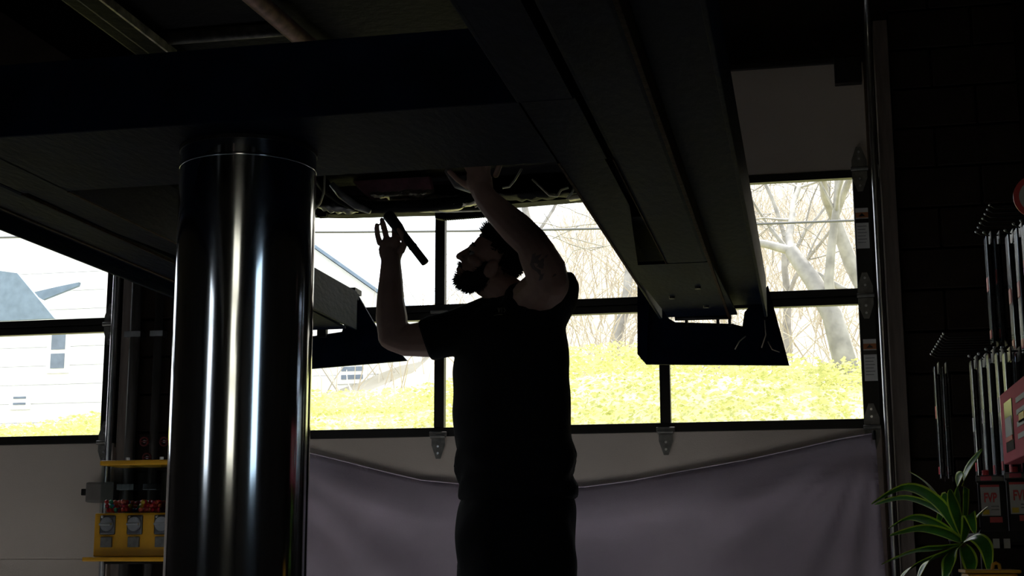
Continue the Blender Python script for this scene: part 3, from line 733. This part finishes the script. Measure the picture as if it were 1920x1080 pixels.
# beard
bm = bmesh.new()
bcs = [((.050, 0, -.106), (.046, .048, .030)), ((.03, .045, -.085), (.045, .016, .038)), ((.03, -.045, -.085), (.045, .016, .038)), ((.076, 0, -.094), (.018, .030, .026)), ((.004, .062, -.05), (.034, .013, .062)), ((.004, -.062, -.05), (.034, .013, .062))]
tmp = bmesh.new()
for c, r in bcs: bm_ell(tmp, HP(*c), r, HR)
limb_pts = [HP(.090, -.030, -.062), HP(.104, 0, -.0515), HP(.090, .030, -.062)]
bm_tube(tmp, limb_pts, [.005, .0065, .005], 8, round_cap=True)
me_b = remeshed(tmp, .005, 2, 'beard_core'); bm.from_mesh(me_b)
for p_ in list(me_b.polygons)[::2]:
    n_ = p_.normal; c_ = p_.center
    if n_.dot(hU) > .55: continue
    L = rh.uniform(.006, .017); d = (n_*.8-hU*.5+hF*.1+Vector((rh.uniform(-.35, .35), rh.uniform(-.35, .35), rh.uniform(-.35, .25)))).normalized()
    bm_tube(bm, [c_-n_*.002, c_+d*L], [.002, .0003], 3, cap=False)
attach(new_obj('beard', mesh_of(bm, 'beard', True), HAIRM), person)['label'] = 'full dark beard'
# t-shirt
bm = bmesh.new()
trunk(bm, [(J(968, 560), .085, .075), (J(966, 572), .15, .105), (J(962, 592), .205, .135), (J(958, 625), .242, .155), (J(957, 690), .258, .168), (J(957, 760), .256, .172), (J(961, 820), .254, .172), (J(966, 870), .252, .172), (J(969, 915), .252, .175), (J(969, 935), .250, .174)], 40)
def slv(pts, rad): bm_tube(bm, pts, rad, 20)
slv([J(955, 605, .04), J(900, 613, .09), J(850, 625, .085), J(812, 634, .07), J(796, 640, .065)], [.125, .098, .084, .081, .080])
slv([J(985, 590, -.04), J(1025, 570, -.09), J(1040, 552, -.11), J(1046, 530, -.12), J(1044, 512, -.125)], [.12, .11, .088, .074, .060])
rw_ = random.Random(5)
me = remeshed(bm, .010, 10, 'shirt')
for v in me.vertices:      # soft folds: diagonal pull towards the raised arm and bunching at the hem
    c_ = v.co; n_ = v.normal
    w_ = .5+.5*math.sin(34*c_.z+9*c_.x+3*math.sin(14*c_.x+4*c_.y))
    low = max(0, 1-abs(c_.z-.86)/.16)
    v.co = c_ + n_*(.005*w_ + .012*low*math.sin(46*c_.z-14*c_.x+2*math.sin(20*c_.y)))
shirt = new_obj('t_shirt', me, TEE); attach(shirt, person); shirt['label'] = 'loose black cotton t-shirt'
# trousers
bm = bmesh.new()
trunk(bm, [(J(966, 905), .225, .150), (J(967, 950), .250, .172), (J(967, 1000), .256, .180), (J(966, 1050), .256, .180), (J(966, 1090), .250, .172)], 36)
for s in (-1, 1):
    hp = J(966, 1060) + bx*s*.115; ft = Vector((hp.x, hp.y, .05)) + bx*s*.05
    bm_tube(bm, [hp, hp.lerp(ft, .35), hp.lerp(ft, .7), ft], [.135, .118, .095, .085], 22)
me = remeshed(bm, .012, 8, 'trousers')
for v in me.vertices:
    c_ = v.co; v.co = c_ + v.normal*(.006*math.sin(25*c_.z+8*c_.x+2*math.sin(18*c_.y)))
attach(new_obj('trousers', me, DENIM), person)['label'] = 'dark work trousers'
for s, ft in zip((-1, 1), feet):
    b2 = bmesh.new(); d = (-by).normalized()
    bm_tube(b2, [Vector((ft.x, ft.y, .055))-d*.06, Vector((ft.x, ft.y, .06))+d*.02, Vector((ft.x, ft.y, .05))+d*.12, Vector((ft.x, ft.y, .04))+d*.18], [.045, .055, .046, .036], 14, round_cap=True)
    for v in b2.verts: v.co.z = max(.0, v.co.z)
    attach(new_obj('shoe', mesh_of(b2, 'shoe', True), LEATHER), person)
# tattoo as a thin raised patch on the upper arm
bm = bmesh.new()
def arm_pt(t, a_):
    P0, P1 = J(1024, 522, -.21), J(1004, 470, -.24); ax = (P1-P0).normalized(); sx = (-Fv - ax*(-Fv).dot(ax)).normalized(); sy = ax.cross(sx)
    return P0.lerp(P1, t) + (sx*math.cos(a_)+sy*math.sin(a_))*(.0745-.004*t)
rt = random.Random(9)
for (t0, a0, L, wd) in ((.05, -.3, .9, .10), (.2, .1, .5, .16), (.0, .35, .45, .10), (.5, -.1, .35, .18), (.45, .3, .3, .08)):
    g = [[bm.verts.new(arm_pt(t0+L*i/6, a0+.15*math.sin(i*1.3)+wd*(j-1))) for j in range(3)] for i in range(7)]
    for i in range(6):
        for j in range(2): bm.faces.new((g[i][j], g[i][j+1], g[i+1][j+1], g[i+1][j]))
attach(new_obj('tattoo', mesh_of(bm, 'tattoo', True), TATT), person)
# faint small print on the chest, laid on the cloth
from mathutils.bvhtree import BVHTree
bvh = BVHTree.FromPolygons([v.co.copy() for v in shirt.data.vertices], [list(p.vertices) for p in shirt.data.polygons])
bm = bmesh.new()
for strk in ([(934, 578), (936, 586), (938, 578)], [(941, 577), (941, 586)], [(945, 578), (948, 582), (945, 586)], [(926, 592), (934, 590), (942, 590)]):
    P_ = []
    for u, v in strk:
        h_ = bvh.ray_cast(C0, ray(u, v).normalized())
        if h_[0] is not None: P_.append(h_[0]+h_[1]*.001)
    if len(P_) > 1: bm_tube(bm, P_, .0016, 5)
attach(new_obj('shirt_print', mesh_of(bm, 'shirt_print'), mat('faded_print', (.10, .085, .06), .8)), person)
# flashlight gripped in the raised right hand
fa, fb = J(727, 402, -.028), J(796, 491, -.05)
fl = empty('flashlight', fb, "dark stick flashlight held in the mechanic's open hand below the car", 'flashlight')
dv = (fa-fb)
tube('barrel', [fb, fb+dv*.6], .0155, BLACKMETAL, fl, n=18)
tube('grip_ring', [fb+dv*.30, fb+dv*.33], .0168, RUBBER, fl, n=18)
tube('head', [fb+dv*.6, fb+dv*.72, fb+dv*.98, fb+dv], [.0155, .021, .0225, .021], BLACKMETAL, fl, n=20)
tube('end_cap', [fb-dv*.02, fb], .0150, RUBBER, fl, n=18)
tube('lens', [fb+dv, fb+dv*1.01], .018, HWIN, fl, n=18)

# ================================================================== HANGING SHEET
bm = bmesh.new(); N, Mr = 110, 34; g = []
top = [(440, 822), (520, 836), (575, 848), (650, 866), (720, 884), (790, 900), (850, 906), (970, 914), (1097, 913), (1180, 902), (1300, 880), (1400, 862), (1500, 840), (1580, 822), (1640, 812)]
def topv(u):
    for (a0, b0), (a1, b1) in zip(top[:-1], top[1:]):
        if a0 <= u <= a1: t = (u-a0)/(a1-a0); return b0+(b1-b0)*t
    return top[-1][1]
for i in range(N+1):
    u = 440+1200*i/N; pt = atY(u, topv(u), YD-.02); row = []
    for j in range(Mr+1):
        s = j/Mr; z = pt.z*(1-s)+.06*s; x = pt.x + (.02*s if i > N*.9 else 0)
        # shallow swags hanging between the two pinned corners, fading downwards
        xr_ = (x+1.0)/1.4; dz = z-(.86-.55*s+.22*xr_*xr_)
        f = .036*math.sin(11*(z-.16*xr_*xr_*(1 if x > -1 else .7))+1.2)*math.exp(-1.2*s) + .012*math.sin(7*x+2.5*z) + .007*math.sin(17*x-3*z)
        for (px_, pz_, sg_) in ((.305, 1.12, 1), (-2.85, 1.16, -1)):
            dx_ = max(.02, (px_-x)*sg_); dz_ = max(.0, pz_-z); d_ = math.hypot(dx_, dz_); ph_ = math.atan2(dz_, dx_)
            f += .020*math.sin(22*ph_+.8*math.sin(2*x)+(.4 if sg_ > 0 else 1.3))*min(1, d_/.35)*max(0, 1-d_/2.1)
        row.append(bm.verts.new((x, min(YD-.006, YD-.022-.06*min(1, s*5)+f*min(1, s*5+.08)), z)))
    g.append(row)
for i in range(N):
    for j in range(Mr): bm.faces.new((g[i][j], g[i+1][j], g[i+1][j+1], g[i][j+1]))
bmesh.ops.solidify(bm, geom=bm.faces[:], thickness=.002)
sheet = new_obj('hanging_sheet', mesh_of(bm, 'hanging_sheet', True), SHEET)
tag(sheet, 'lilac-grey cloth sheet draped across the lower garage door behind the mechanic', 'sheet')
hem_pts = [Vector(atY(440+1200*i/N, topv(440+1200*i/N), YD-.02)) + Vector((0, -.004, 0)) for i in range(0, N+1, 2)]
tube('hem', hem_pts, .003, SHEET, sheet, n=8)
pc = atY(1638, 813, YD-.02)
cl = tube('clip', [pc+Vector((0, -.03, .012)), pc+Vector((0, -.03, -.03))], .008, BLACKMETAL, sheet, n=8)

# ================================================================== CANDY VENDING MACHINE
YC = 6.42
def CP(u, v, dy=0): return atY(u, v, YC+dy)
cx0, cx1 = CP(178, 960).x, CP(178, 960).x+.50
zb_, zt_ = CP(200, 1044).z, CP(200, 962).z; ztop = CP(200, 868).z
vm = empty('candy_machine', ((cx0+cx1)/2, YC+.1, 0), 'yellow three-slot candy vending machine with clear bin beside the piston', 'candy machine')
DPT = .24
box('housing', cx0, cx1, YC, YC+DPT, zb_, zt_, YELLOW, vm, .008)
box('base_tray', cx0-.03, cx1+.03, YC-.05, YC+DPT+.02, zb_-.022, zb_-.001, YELLOW, vm, .006)
box('lid', cx0+.012, cx1-.012, YC+.0, YC+DPT, ztop-.012, ztop+.012, YELLOW, vm, .006)
bz0, bz1 = zt_+.001, ztop-.0125
for (a0, a1, c0, c1) in ((cx0+.018, cx1-.018, YC+.010, YC+.013), (cx0+.018, cx1-.018, YC+DPT-.013, YC+DPT-.010), (cx0+.018, cx0+.021, YC+.013, YC+DPT-.013), (cx1-.021, cx1-.018, YC+.013, YC+DPT-.013)):
    box('bin_pane', a0, a1, c0, c1, bz0, bz1, ACRYL, vm)
wS = (cx1-cx0)/3
CANDY = [mat('candy_%d' % i, c, .25, coat=.4) for i, c in enumerate([(.7, .03, .03), (.05, .45, .25), (.7, .4, .02), (.06, .2, .6), (.75, .12, .08), (.55, .02, .05)])]
rc = random.Random(2)
for k in range(3):
    xa = cx0+wS*k
    if k: box('bin_divider', xa-.0015, xa+.0015, YC+.014, YC+DPT-.014, bz0, bz1, ACRYL, vm)
    xc = xa+.080 if k == 0 else xa+.075
    xc = CP((203, 254, 305)[k], 985).x
    zk = CP(203, 985).z
    cm = box('coin_mechanism', xc-.040, xc+.040, YC-.010, YC-.0005, zk-.045, zk+.048, mat('dark_zinc', (.16, .16, .17), .4, .9, var=.3, scale=30), vm, .008)
    cyl('dial', (xc, YC-.022, zk+.005), .034, .012, STEEL, cm, axis='y', n=28, bev=.003)
    box('handle', xc-.030, xc+.030, YC-.040, YC-.022, zk-.001, zk+.011, STEEL, cm, .003)
    sph('coin_rivet', (xc-.026, YC-.013, zk+.040), .007, STEEL, cm, 10, 6)
    ch = box('chute_door', xc-.030, xc+.028, YC-.018, YC-.0005, zk-.105, zk-.055, HINGE, vm, .004)
    bm = bmesh.new()
    for q_ in range(95):
        r_ = .0125; x_ = rc.uniform(xa+.034, xa+wS-.016); y_ = rc.uniform(YC+.028, YC+DPT-.03); z_ = bz0+r_+(q_//34)*.019+rc.uniform(0, .004)
        n0 = len(bm.faces); bmesh.ops.create_icosphere(bm, subdivisions=1, radius=r_, matrix=Matrix.Translation((x_, y_, z_)))
        bm.faces.ensure_lookup_table(); mi = rc.choice([0, 0, 0, 1, 2, 3, 4, 5] if k == 0 else [0, 0, 4, 5, 5, 2])
        for f in bm.faces[n0:]: f.material_index = mi
    mcd = mesh_of(bm, 'candies', True)
    for mm in CANDY: mcd.materials.append(mm)
    oc = new_obj('candies', mcd); attach(oc, vm); oc['kind'] = 'stuff'
for x_ in (cx0+.12, cx0+.30, cx1-.08): cyl('lid_lock', (x_, YC+.08, ztop+.012), .010, .018, STEEL, vm, n=12)
xm_ = CP(226, 1065).x+.02
tube('stand_pole', [(xm_, YC+.12, .02), (xm_, YC+.12, zb_-.02)], .03, BLACKMETAL, vm, n=18)
box('stand_plate', xm_-.12, xm_+.12, YC+.02, YC+.22, zb_-.035, zb_-.0215, BLACKMETAL, vm, .003)
cyl('stand_foot', (xm_, YC+.12, 0), .20, .022, BLACKMETAL, vm, n=36)

# ================================================================== PARTS DISPLAY ON THE RIGHT
rack = empty('display_rack', (1.0, 5.1, 0), 'black wire parts display rack with rows of peg hooks along the right wall', 'display rack')
XB = 1.03
for y in (3.95, 5.1, 6.3): box('upright', XB-.02, XB+.02, y-.015, y+.015, 0, 2.2, BLACKMETAL, rack, .003)
for k in range(14): z = .75+.108*k; tube('grid_wire', [(XB-.024, 3.95, z), (XB-.024, 6.3, z)], .003, BLACKMETAL, rack, n=6)
for k in range(28): y = 4.0+.085*k; tube('grid_wire', [(XB-.028, y, .75), (XB-.028, y, 2.2)], .0022, BLACKMETAL, rack, n=5)
def hook(y, z, xt):
    h = tube('hook', [(XB-.03, y, z), (xt+.02, y, z), (xt+.004, y, z+.012)], .0028, BLACKMETAL, rack, n=6)
    sph('hook_tip', (xt+.003, y, z+.013), .0052, STEEL, h, 8, 6)
def row_hooks(u0, v0, y0, u1, v1, n):
    a_ = atY(u0, v0, y0)
    for k in range(n):
        f = k/(n-1); d_ = ray(u0+(u1-u0)*f, v0+(v1-v0)*f); h_ = C0 + d_*(a_.x/d_.x); hook(h_.y, a_.z, a_.x)
row_hooks(1745, 670, 6.07, 1768, 632, 9)
row_hooks(1829, 441, 5.50, 1855, 395, 7)
def package(x, y, ztop, L, w, label, style):
    p = empty('wiper_package', (x, y, ztop-L), label, 'wiper blade', 'hanging wiper blade packages')
    rp = random.Random(int(x*1000+y*7919+ztop*77))
    box('card', x, x+.004, y-w/2, y+w/2, ztop-L, ztop, BLKGLOSS if style == 0 else GREYPK, p)
    box('tray', x-.016, x, y-w/2+.006, y+w/2-.006, ztop-L+.02, ztop-.05, BLKGLOSS, p, .006)
    box('sleeve_edge_glint', x-.0205, x-.0165, y-w/2, y+w/2, ztop-L+.01, ztop-.02, GLINTPK, p, .0015)  # bright strip standing in for the reflected window line on the sleeve
    box('header_card', x-.003, x, y-w/2, y+w/2, ztop-.045, ztop-.002, WHITEP if style else GREYPK, p)
    z = ztop-rp.uniform(.12, .25)
    box('price_sticker', x-.022, x-.0206, y-w/2+.012, y+w/2-.012, z-.05, z, WHITEP if style else REDP, p)
    box('band', x-.022, x-.0206, y-w/2+.012, y+w/2-.012, ztop-L+.03, ztop-L+.06, REDP, p)
    return p
ords = ['first', 'second', 'third', 'fourth', 'fifth', 'sixth', 'seventh']
up = [(5.42, 1846, 436, .43), (4.98, 1886, 432, .44), (4.86, 1902, 420, .45), (4.74, 1916, 414, .46)]
for i, (y, u, v, L) in enumerate(up):
    a_ = atY(u, v, y)
    for j in range(2):
        package(a_.x+.02+.03*j, y, a_.z, L, .068, 'glossy black wiper package, upper hooks, %s hook from the door, %s' % (ords[i], ('front of its hook', 'rear of its hook')[j]), 0)
    hook(y+.002, a_.z-.012, a_.x-.005)
lo = [(6.07, 1750, 680, .49, 0), (5.40, 1818, 668, .45, 1), (5.25, 1836, 664, .50, 1), (5.10, 1850, 655, .46, 1), (4.95, 1866, 652, .44, 1), (4.82, 1880, 652, .44, 0)]
for i, (y, u, v, L, s_) in enumerate(lo):
    a_ = atY(u, v, y)
    for j in range(2):
        package(a_.x+.02+.03*j, y, a_.z, L, .062, ('slim black wiper package hanging alone nearest the door, %s' if i == 0 else 'wiper package, lower hooks, '+ords[i]+' hook from the door, %s') % ('front of its hook', 'rear of its hook')[j], s_)
    if i: hook(y+.002, a_.z-.012, a_.x-.005)
# battery shelf
YS0, YS1 = 4.45, 5.45
sh = empty('battery_shelf', (.8, 4.95, 0), 'black metal battery shelf with price tags on its front rail', 'shelf')
ZS = .632
box('shelf_board', .485, 1.0, YS0, YS1, ZS-.02, ZS, BLACKMETAL, sh, .003)
box('shelf_board', .485, 1.0, YS0, YS1, .2, .22, BLACKMETAL, sh, .003)
box('front_rail', .485, 1.0, YS0-.012, YS0-.0005, ZS-.03, ZS+.004, BLACKMETAL, sh, .002)
for (x, y) in ((.50, YS1-.02), (.99, YS1-.02), (.99, YS0+.02), (.50, YS0+.02)): box('post', x-.012, x+.012, y-.012, y+.012, 0, ZS+.005, BLACKMETAL, sh, .002)
tube('side_rail', [(.487, YS0, ZS+.012), (.487, YS1, ZS+.012)], .004, BLACKMETAL, sh, n=8)
for u in (1848, 1868, 1888):
    p = atY(u, 1019, YS0-.013); box('price_tag', p.x-.009, p.x+.009, YS0-.016, YS0-.0125, p.z-.014, p.z+.014, WHITEP, sh)
def battery(u0, y, w, h, d, label):
    x0 = atY(u0, 960, y).x; x1 = x0+w; xm = x0+w*.40
    bt = empty('car_battery', ((x0+x1)/2, y+d/2, ZS), label, 'battery', 'boxed car batteries on the shelf')
    box('case', x0, x1, y, y+d, ZS+.001, ZS+h*.84, BLACKMETAL, bt, .006)
    box('top_cover', x0-.004, x1+.004, y-.004, y+d+.004, ZS+h*.84, ZS+h*.96, mat('grey_battery_cover', (.035, .038, .042), .35, var=.2), bt, .005)
    cyl('terminal', (x0+w*.25, y+.03, ZS+h*.96), .011, .018, REDP, bt, n=14); cyl('terminal', (x0+w*.8, y+.03, ZS+h*.96), .011, .018, BLACKMETAL, bt, n=14)
    box('terminal_cap', x0+w*.1, x0+w*.42, y-.0075, y-.004, ZS+h*.87, ZS+h*.94, PINK, bt, .001)
    lb_ = box('label', x0+w*.08, x0+w*.62, y-.003, y-.0005, ZS+h*.30, ZS+h*.80, WHITEP, bt)
    box('label_band', x0+w*.08, x0+w*.62, y-.0045, y-.003, ZS+h*.765, ZS+h*.80, REDP, lb_)
    box('label_patch', x0+w*.12, x0+w*.30, y-.0045, y-.003, ZS+h*.32, ZS+h*.40, mat('yellow_print', (.8, .6, .03), .5), lb_)
    box('label_band', x0+w*.30, x0+w*.66, y-.0045, y-.003, ZS+h*.19, ZS+h*.28, REDP, lb_)
    text('lettering', 'FVP', w*.285, Matrix.Translation((x0+w*.35, y-.0035, ZS+h*.585)) @ Matrix.Rotation(math.pi/2, 4, 'X') @ Matrix.Diagonal((.82, 1.35, 1, 1)), REDP, lb_, .001)
    for r_ in range(2): box('label_line', x0+w*.36, x0+w*.58, y-.0042, y-.003, ZS+h*(.44-.05*r_), ZS+h*(.46-.05*r_), GREYPK, lb_)
    bt.rotation_euler.z = -.125
battery(1843, 5.02, .112, .205, .20, 'black car battery with white and red lettered label, further one on the shelf')
battery(1897, 4.66, .112, .195, .18, 'black car battery with white and red lettered label, cut off by the right edge')
# red-pink display sign
sg = empty('display_sign', (.62, 4.4, .86), 'red-pink battery advertising box above the batteries', 'sign')
xs = .60; ya, yb = 4.08, 4.70; za, zz = .845, 1.062
box('board', xs, xs+.05, ya, yb, za, zz, PINK, sg, .003)
def flat(nm, y0, y1, z0, z1, m): return box(nm, xs-.0025, xs-.0002, y0, y1, z0, z1, m, sg)
flat('printed_battery', yb-.27, yb-.10, za+.03, zz-.035, BLKGLOSS); box('printed_battery_label', xs-.004, xs-.0025, yb-.255, yb-.115, za+.075, zz-.085, WHITEP, sg); box('printed_band', xs-.0045, xs-.0025, yb-.255, yb-.115, za+.06, za+.074, REDP, sg)
for k in range(4): flat('printed_line', yb-.55+.02*k, yb-.36, zz-.06-.035*k, zz-.045-.035*k, WHITEP)
flat('printed_panel', yb-.50, yb-.40, za+.095, za+.125, YELLOW)
box('shelf_bracket', xs+.05, XB-.03, 4.3, 4.34, za-.0, za+.02, BLACKMETAL, sg)
# shelf under the sign + round sign at the frame edge
rs = empty('round_sign', (.65, 4.30, 1.70), 'round red and white sign at the right edge of the picture', 'sign')
pr_ = atY(1944, 368, 4.30)
for nm, r_, dy, m in (('red_ring', .066, 0, REDP), ('white_disc', .050, -.003, WHITEP), ('dark_emblem', .026, -.005, BLKGLOSS)):
    cyl(nm, (pr_.x, 4.30+dy, pr_.z), r_, .006, m, rs, axis='y', n=40)
box('sign_arm', pr_.x, XB-.03, 4.307, 4.315, pr_.z-.01, pr_.z+.01, BLACKMETAL, rs)
# yellow caddy with loop handle
pj = atY(1852, 1068, 3.70)
jg = empty('yellow_caddy', (pj.x, 3.70, .36), 'yellow caddy with a loop handle in front of the battery shelf', 'caddy')
box('caddy_body', pj.x-.055, pj.x+.065, 3.64, 3.80, .361, pj.z-.008, YELLOW, jg, .012)
box('caddy_rim', pj.x-.06, pj.x+.07, 3.635, 3.805, pj.z-.0079, pj.z, YELLOW, jg, .003)
h0 = atY(1860, 1072, 3.7); h1 = atY(1862, 1058, 3.7); h2 = atY(1873, 1058, 3.7); h3 = atY(1876, 1072, 3.7)
tube('caddy_handle', [h0-Vector((0, 0, .015)), h0, h1, (h1+h2)/2+Vector((0, 0, .003)), h2, h3, h3-Vector((0, 0, .015))], .0045, YELLOW, jg, n=10)
st_ = empty('step_stool', (pj.x, 3.7, 0), 'low black stool carrying the yellow caddy', 'stool')
box('seat', pj.x-.11, pj.x+.11, 3.56, 3.86, .34, .36, BLACKMETAL, st_, .004)
for sx in (-.09, .09):
    for sy in (3.58, 3.84): box('leg', pj.x+sx-.012, pj.x+sx+.012, sy-.012, sy+.012, 0, .34, BLACKMETAL, st_)

# ================================================================== POTTED PLANT
YP = 4.2
PB = atY(1806, 1010, YP)
pl = empty('potted_dracaena', (PB.x, YP, 0), 'potted dracaena with long arching yellow-edged leaves in front of the rack', 'plant')
bm = bmesh.new(); bm_tube(bm, [(PB.x, YP, z) for z in (0, .02, .26, .30, .30, .27)], [.09, .10, .135, .145, .13, .125], 32); attach(new_obj('pot', mesh_of(bm, 'pot', True), TERRA), pl)
cyl('soil', (PB.x, YP, .255), .124, .02, SOIL, pl, n=28)
tube('cane', [(PB.x, YP, .26), (PB.x-.008, YP, .40), (PB.x+.004, YP, .52), (PB.x, YP, .60)], [.018, .016, .015, .013], CANE, pl, n=12)
def leaf(pts, wmax, roll=0.0, fold=.25):
    wmax *= 1.35
    """spline through 3D points, lanceolate outline, V fold, lighter margin strips"""
    P_ = [Vector(p) for p in pts]; n = 18; path = []
    m = len(P_)-1
    for i in range(n+1):
        t = i/n*m; k = min(int(t), m-1); f = t-k
        a0 = P_[max(k-1, 0)]; a1 = P_[k]; a2 = P_[k+1]; a3 = P_[min(k+2, m)]
        path.append(.5*((2*a1)+(a2-a0)*f+(2*a0-5*a1+4*a2-a3)*f*f+(3*a1-a0-3*a2+a3)*f**3))
    bm = bmesh.new(); rows = []
    for i, p in enumerate(path):
        t = i/n; d = (path[min(i+1, n)]-path[max(i-1, 0)]).normalized()
        sd = d.cross(Vector((0, 0, 1)));
        if sd.length < .25: sd = A.copy()
        sd.normalize(); sd = (Matrix.Rotation(roll, 3, d) @ sd); nr = sd.cross(d)
        w = wmax*(math.sin(math.pi*min(1, (t*.92+.06)))**.75)*(1 if t < .5 else 1)
        w = max(w, .0015)
        rows.append([bm.verts.new(p+sd*w*s+nr*abs(s)*w*fold) for s in (-1, -.72, 0, .72, 1)])
    for r0, r1 in zip(rows[:-1], rows[1:]):
        for j in range(4):
            f = bm.faces.new((r0[j], r0[j+1], r1[j+1], r1[j])); f.material_index = 1 if j in (0, 3) else 0
    me = mesh_of(bm, 'leaf', True); me.materials.append(LEAF); me.materials.append(LEAFEDGE)
    o = new_obj('leaf', me); attach(o, pl)
    so_ = o.modifiers.new('thickness', 'SOLIDIFY'); so_.thickness = .0012
    return o
def LP(l): return [atY(u, v, YP+dy) for u, v, dy in l]
leaf(LP([(1806, 1010, 0), (1808, 950, -.01), (1812, 890, -.03), (1842, 842, -.06)]), .017, .9)
leaf(LP([(1806, 1005, 0), (1800, 950, -.03), (1797, 905, -.05), (1806, 888, -.08)]), .021, 1.4)
leaf(LP([(1804, 1008, 0), (1770, 950, .03), (1735, 905, .06), (1704, 884, .08)]), .010, .2)
leaf(LP([(1803, 1008, 0), (1760, 945, -.03), (1700, 915, -.06), (1634, 945, -.10)]), .017, .5)
leaf(LP([(1803, 1010, 0), (1765, 962, .0), (1700, 935, .0), (1640, 946, .02)]), .014, .4)
leaf(LP([(1803, 1014, 0), (1755, 985, -.04), (1710, 972, -.08), (1667, 990, -.12)]), .016, .4)
leaf(LP([(1803, 1016, 0), (1770, 1000, -.06), (1725, 992, -.10), (1668, 1004, -.14)]), .014, .6)
leaf(LP([(1803, 1022, 0), (1760, 1030, -.06), (1715, 1035, -.12), (1653, 1058, -.18)]), .016, .4)
leaf(LP([(1803, 1024, 0), (1770, 1040, -.08), (1740, 1055, -.14), (1722, 1085, -.18)]), .018, .5)
leaf(LP([(1803, 1026, 0), (1755, 1045, -.03), (1710, 1065, -.08), (1686, 1090, -.12)]), .016, .4)
leaf(LP([(1806, 1010, 0), (1822, 985, -.02), (1838, 965, -.03), (1852, 950, -.04)]), .013, .3)
leaf(LP([(1806, 1015, 0), (1815, 985, -.06), (1818, 965, -.1), (1828, 1000, -.14)]), .015, .4)
leaf(LP([(1806, 1012, 0), (1790, 960, .05), (1775, 930, .08), (1757, 990, .12)]), .013, .5)
leaf(LP([(1806, 1018, 0), (1830, 1010, -.04), (1850, 1030, -.09), (1856, 1075, -.12)]), .016, .5)
leaf(LP([(1806, 1022, 0), (1815, 1040, -.06), (1822, 1065, -.10), (1818, 1100, -.12)]), .016, .5)
leaf(LP([(1804, 1020, 0), (1785, 1040, -.10), (1780, 1065, -.16), (1770, 1100, -.2)]), .018, .5)
leaf(LP([(1806, 1008, 0), (1796, 970, -.06), (1786, 940, -.10), (1780, 918, -.13)]), .013, .8)
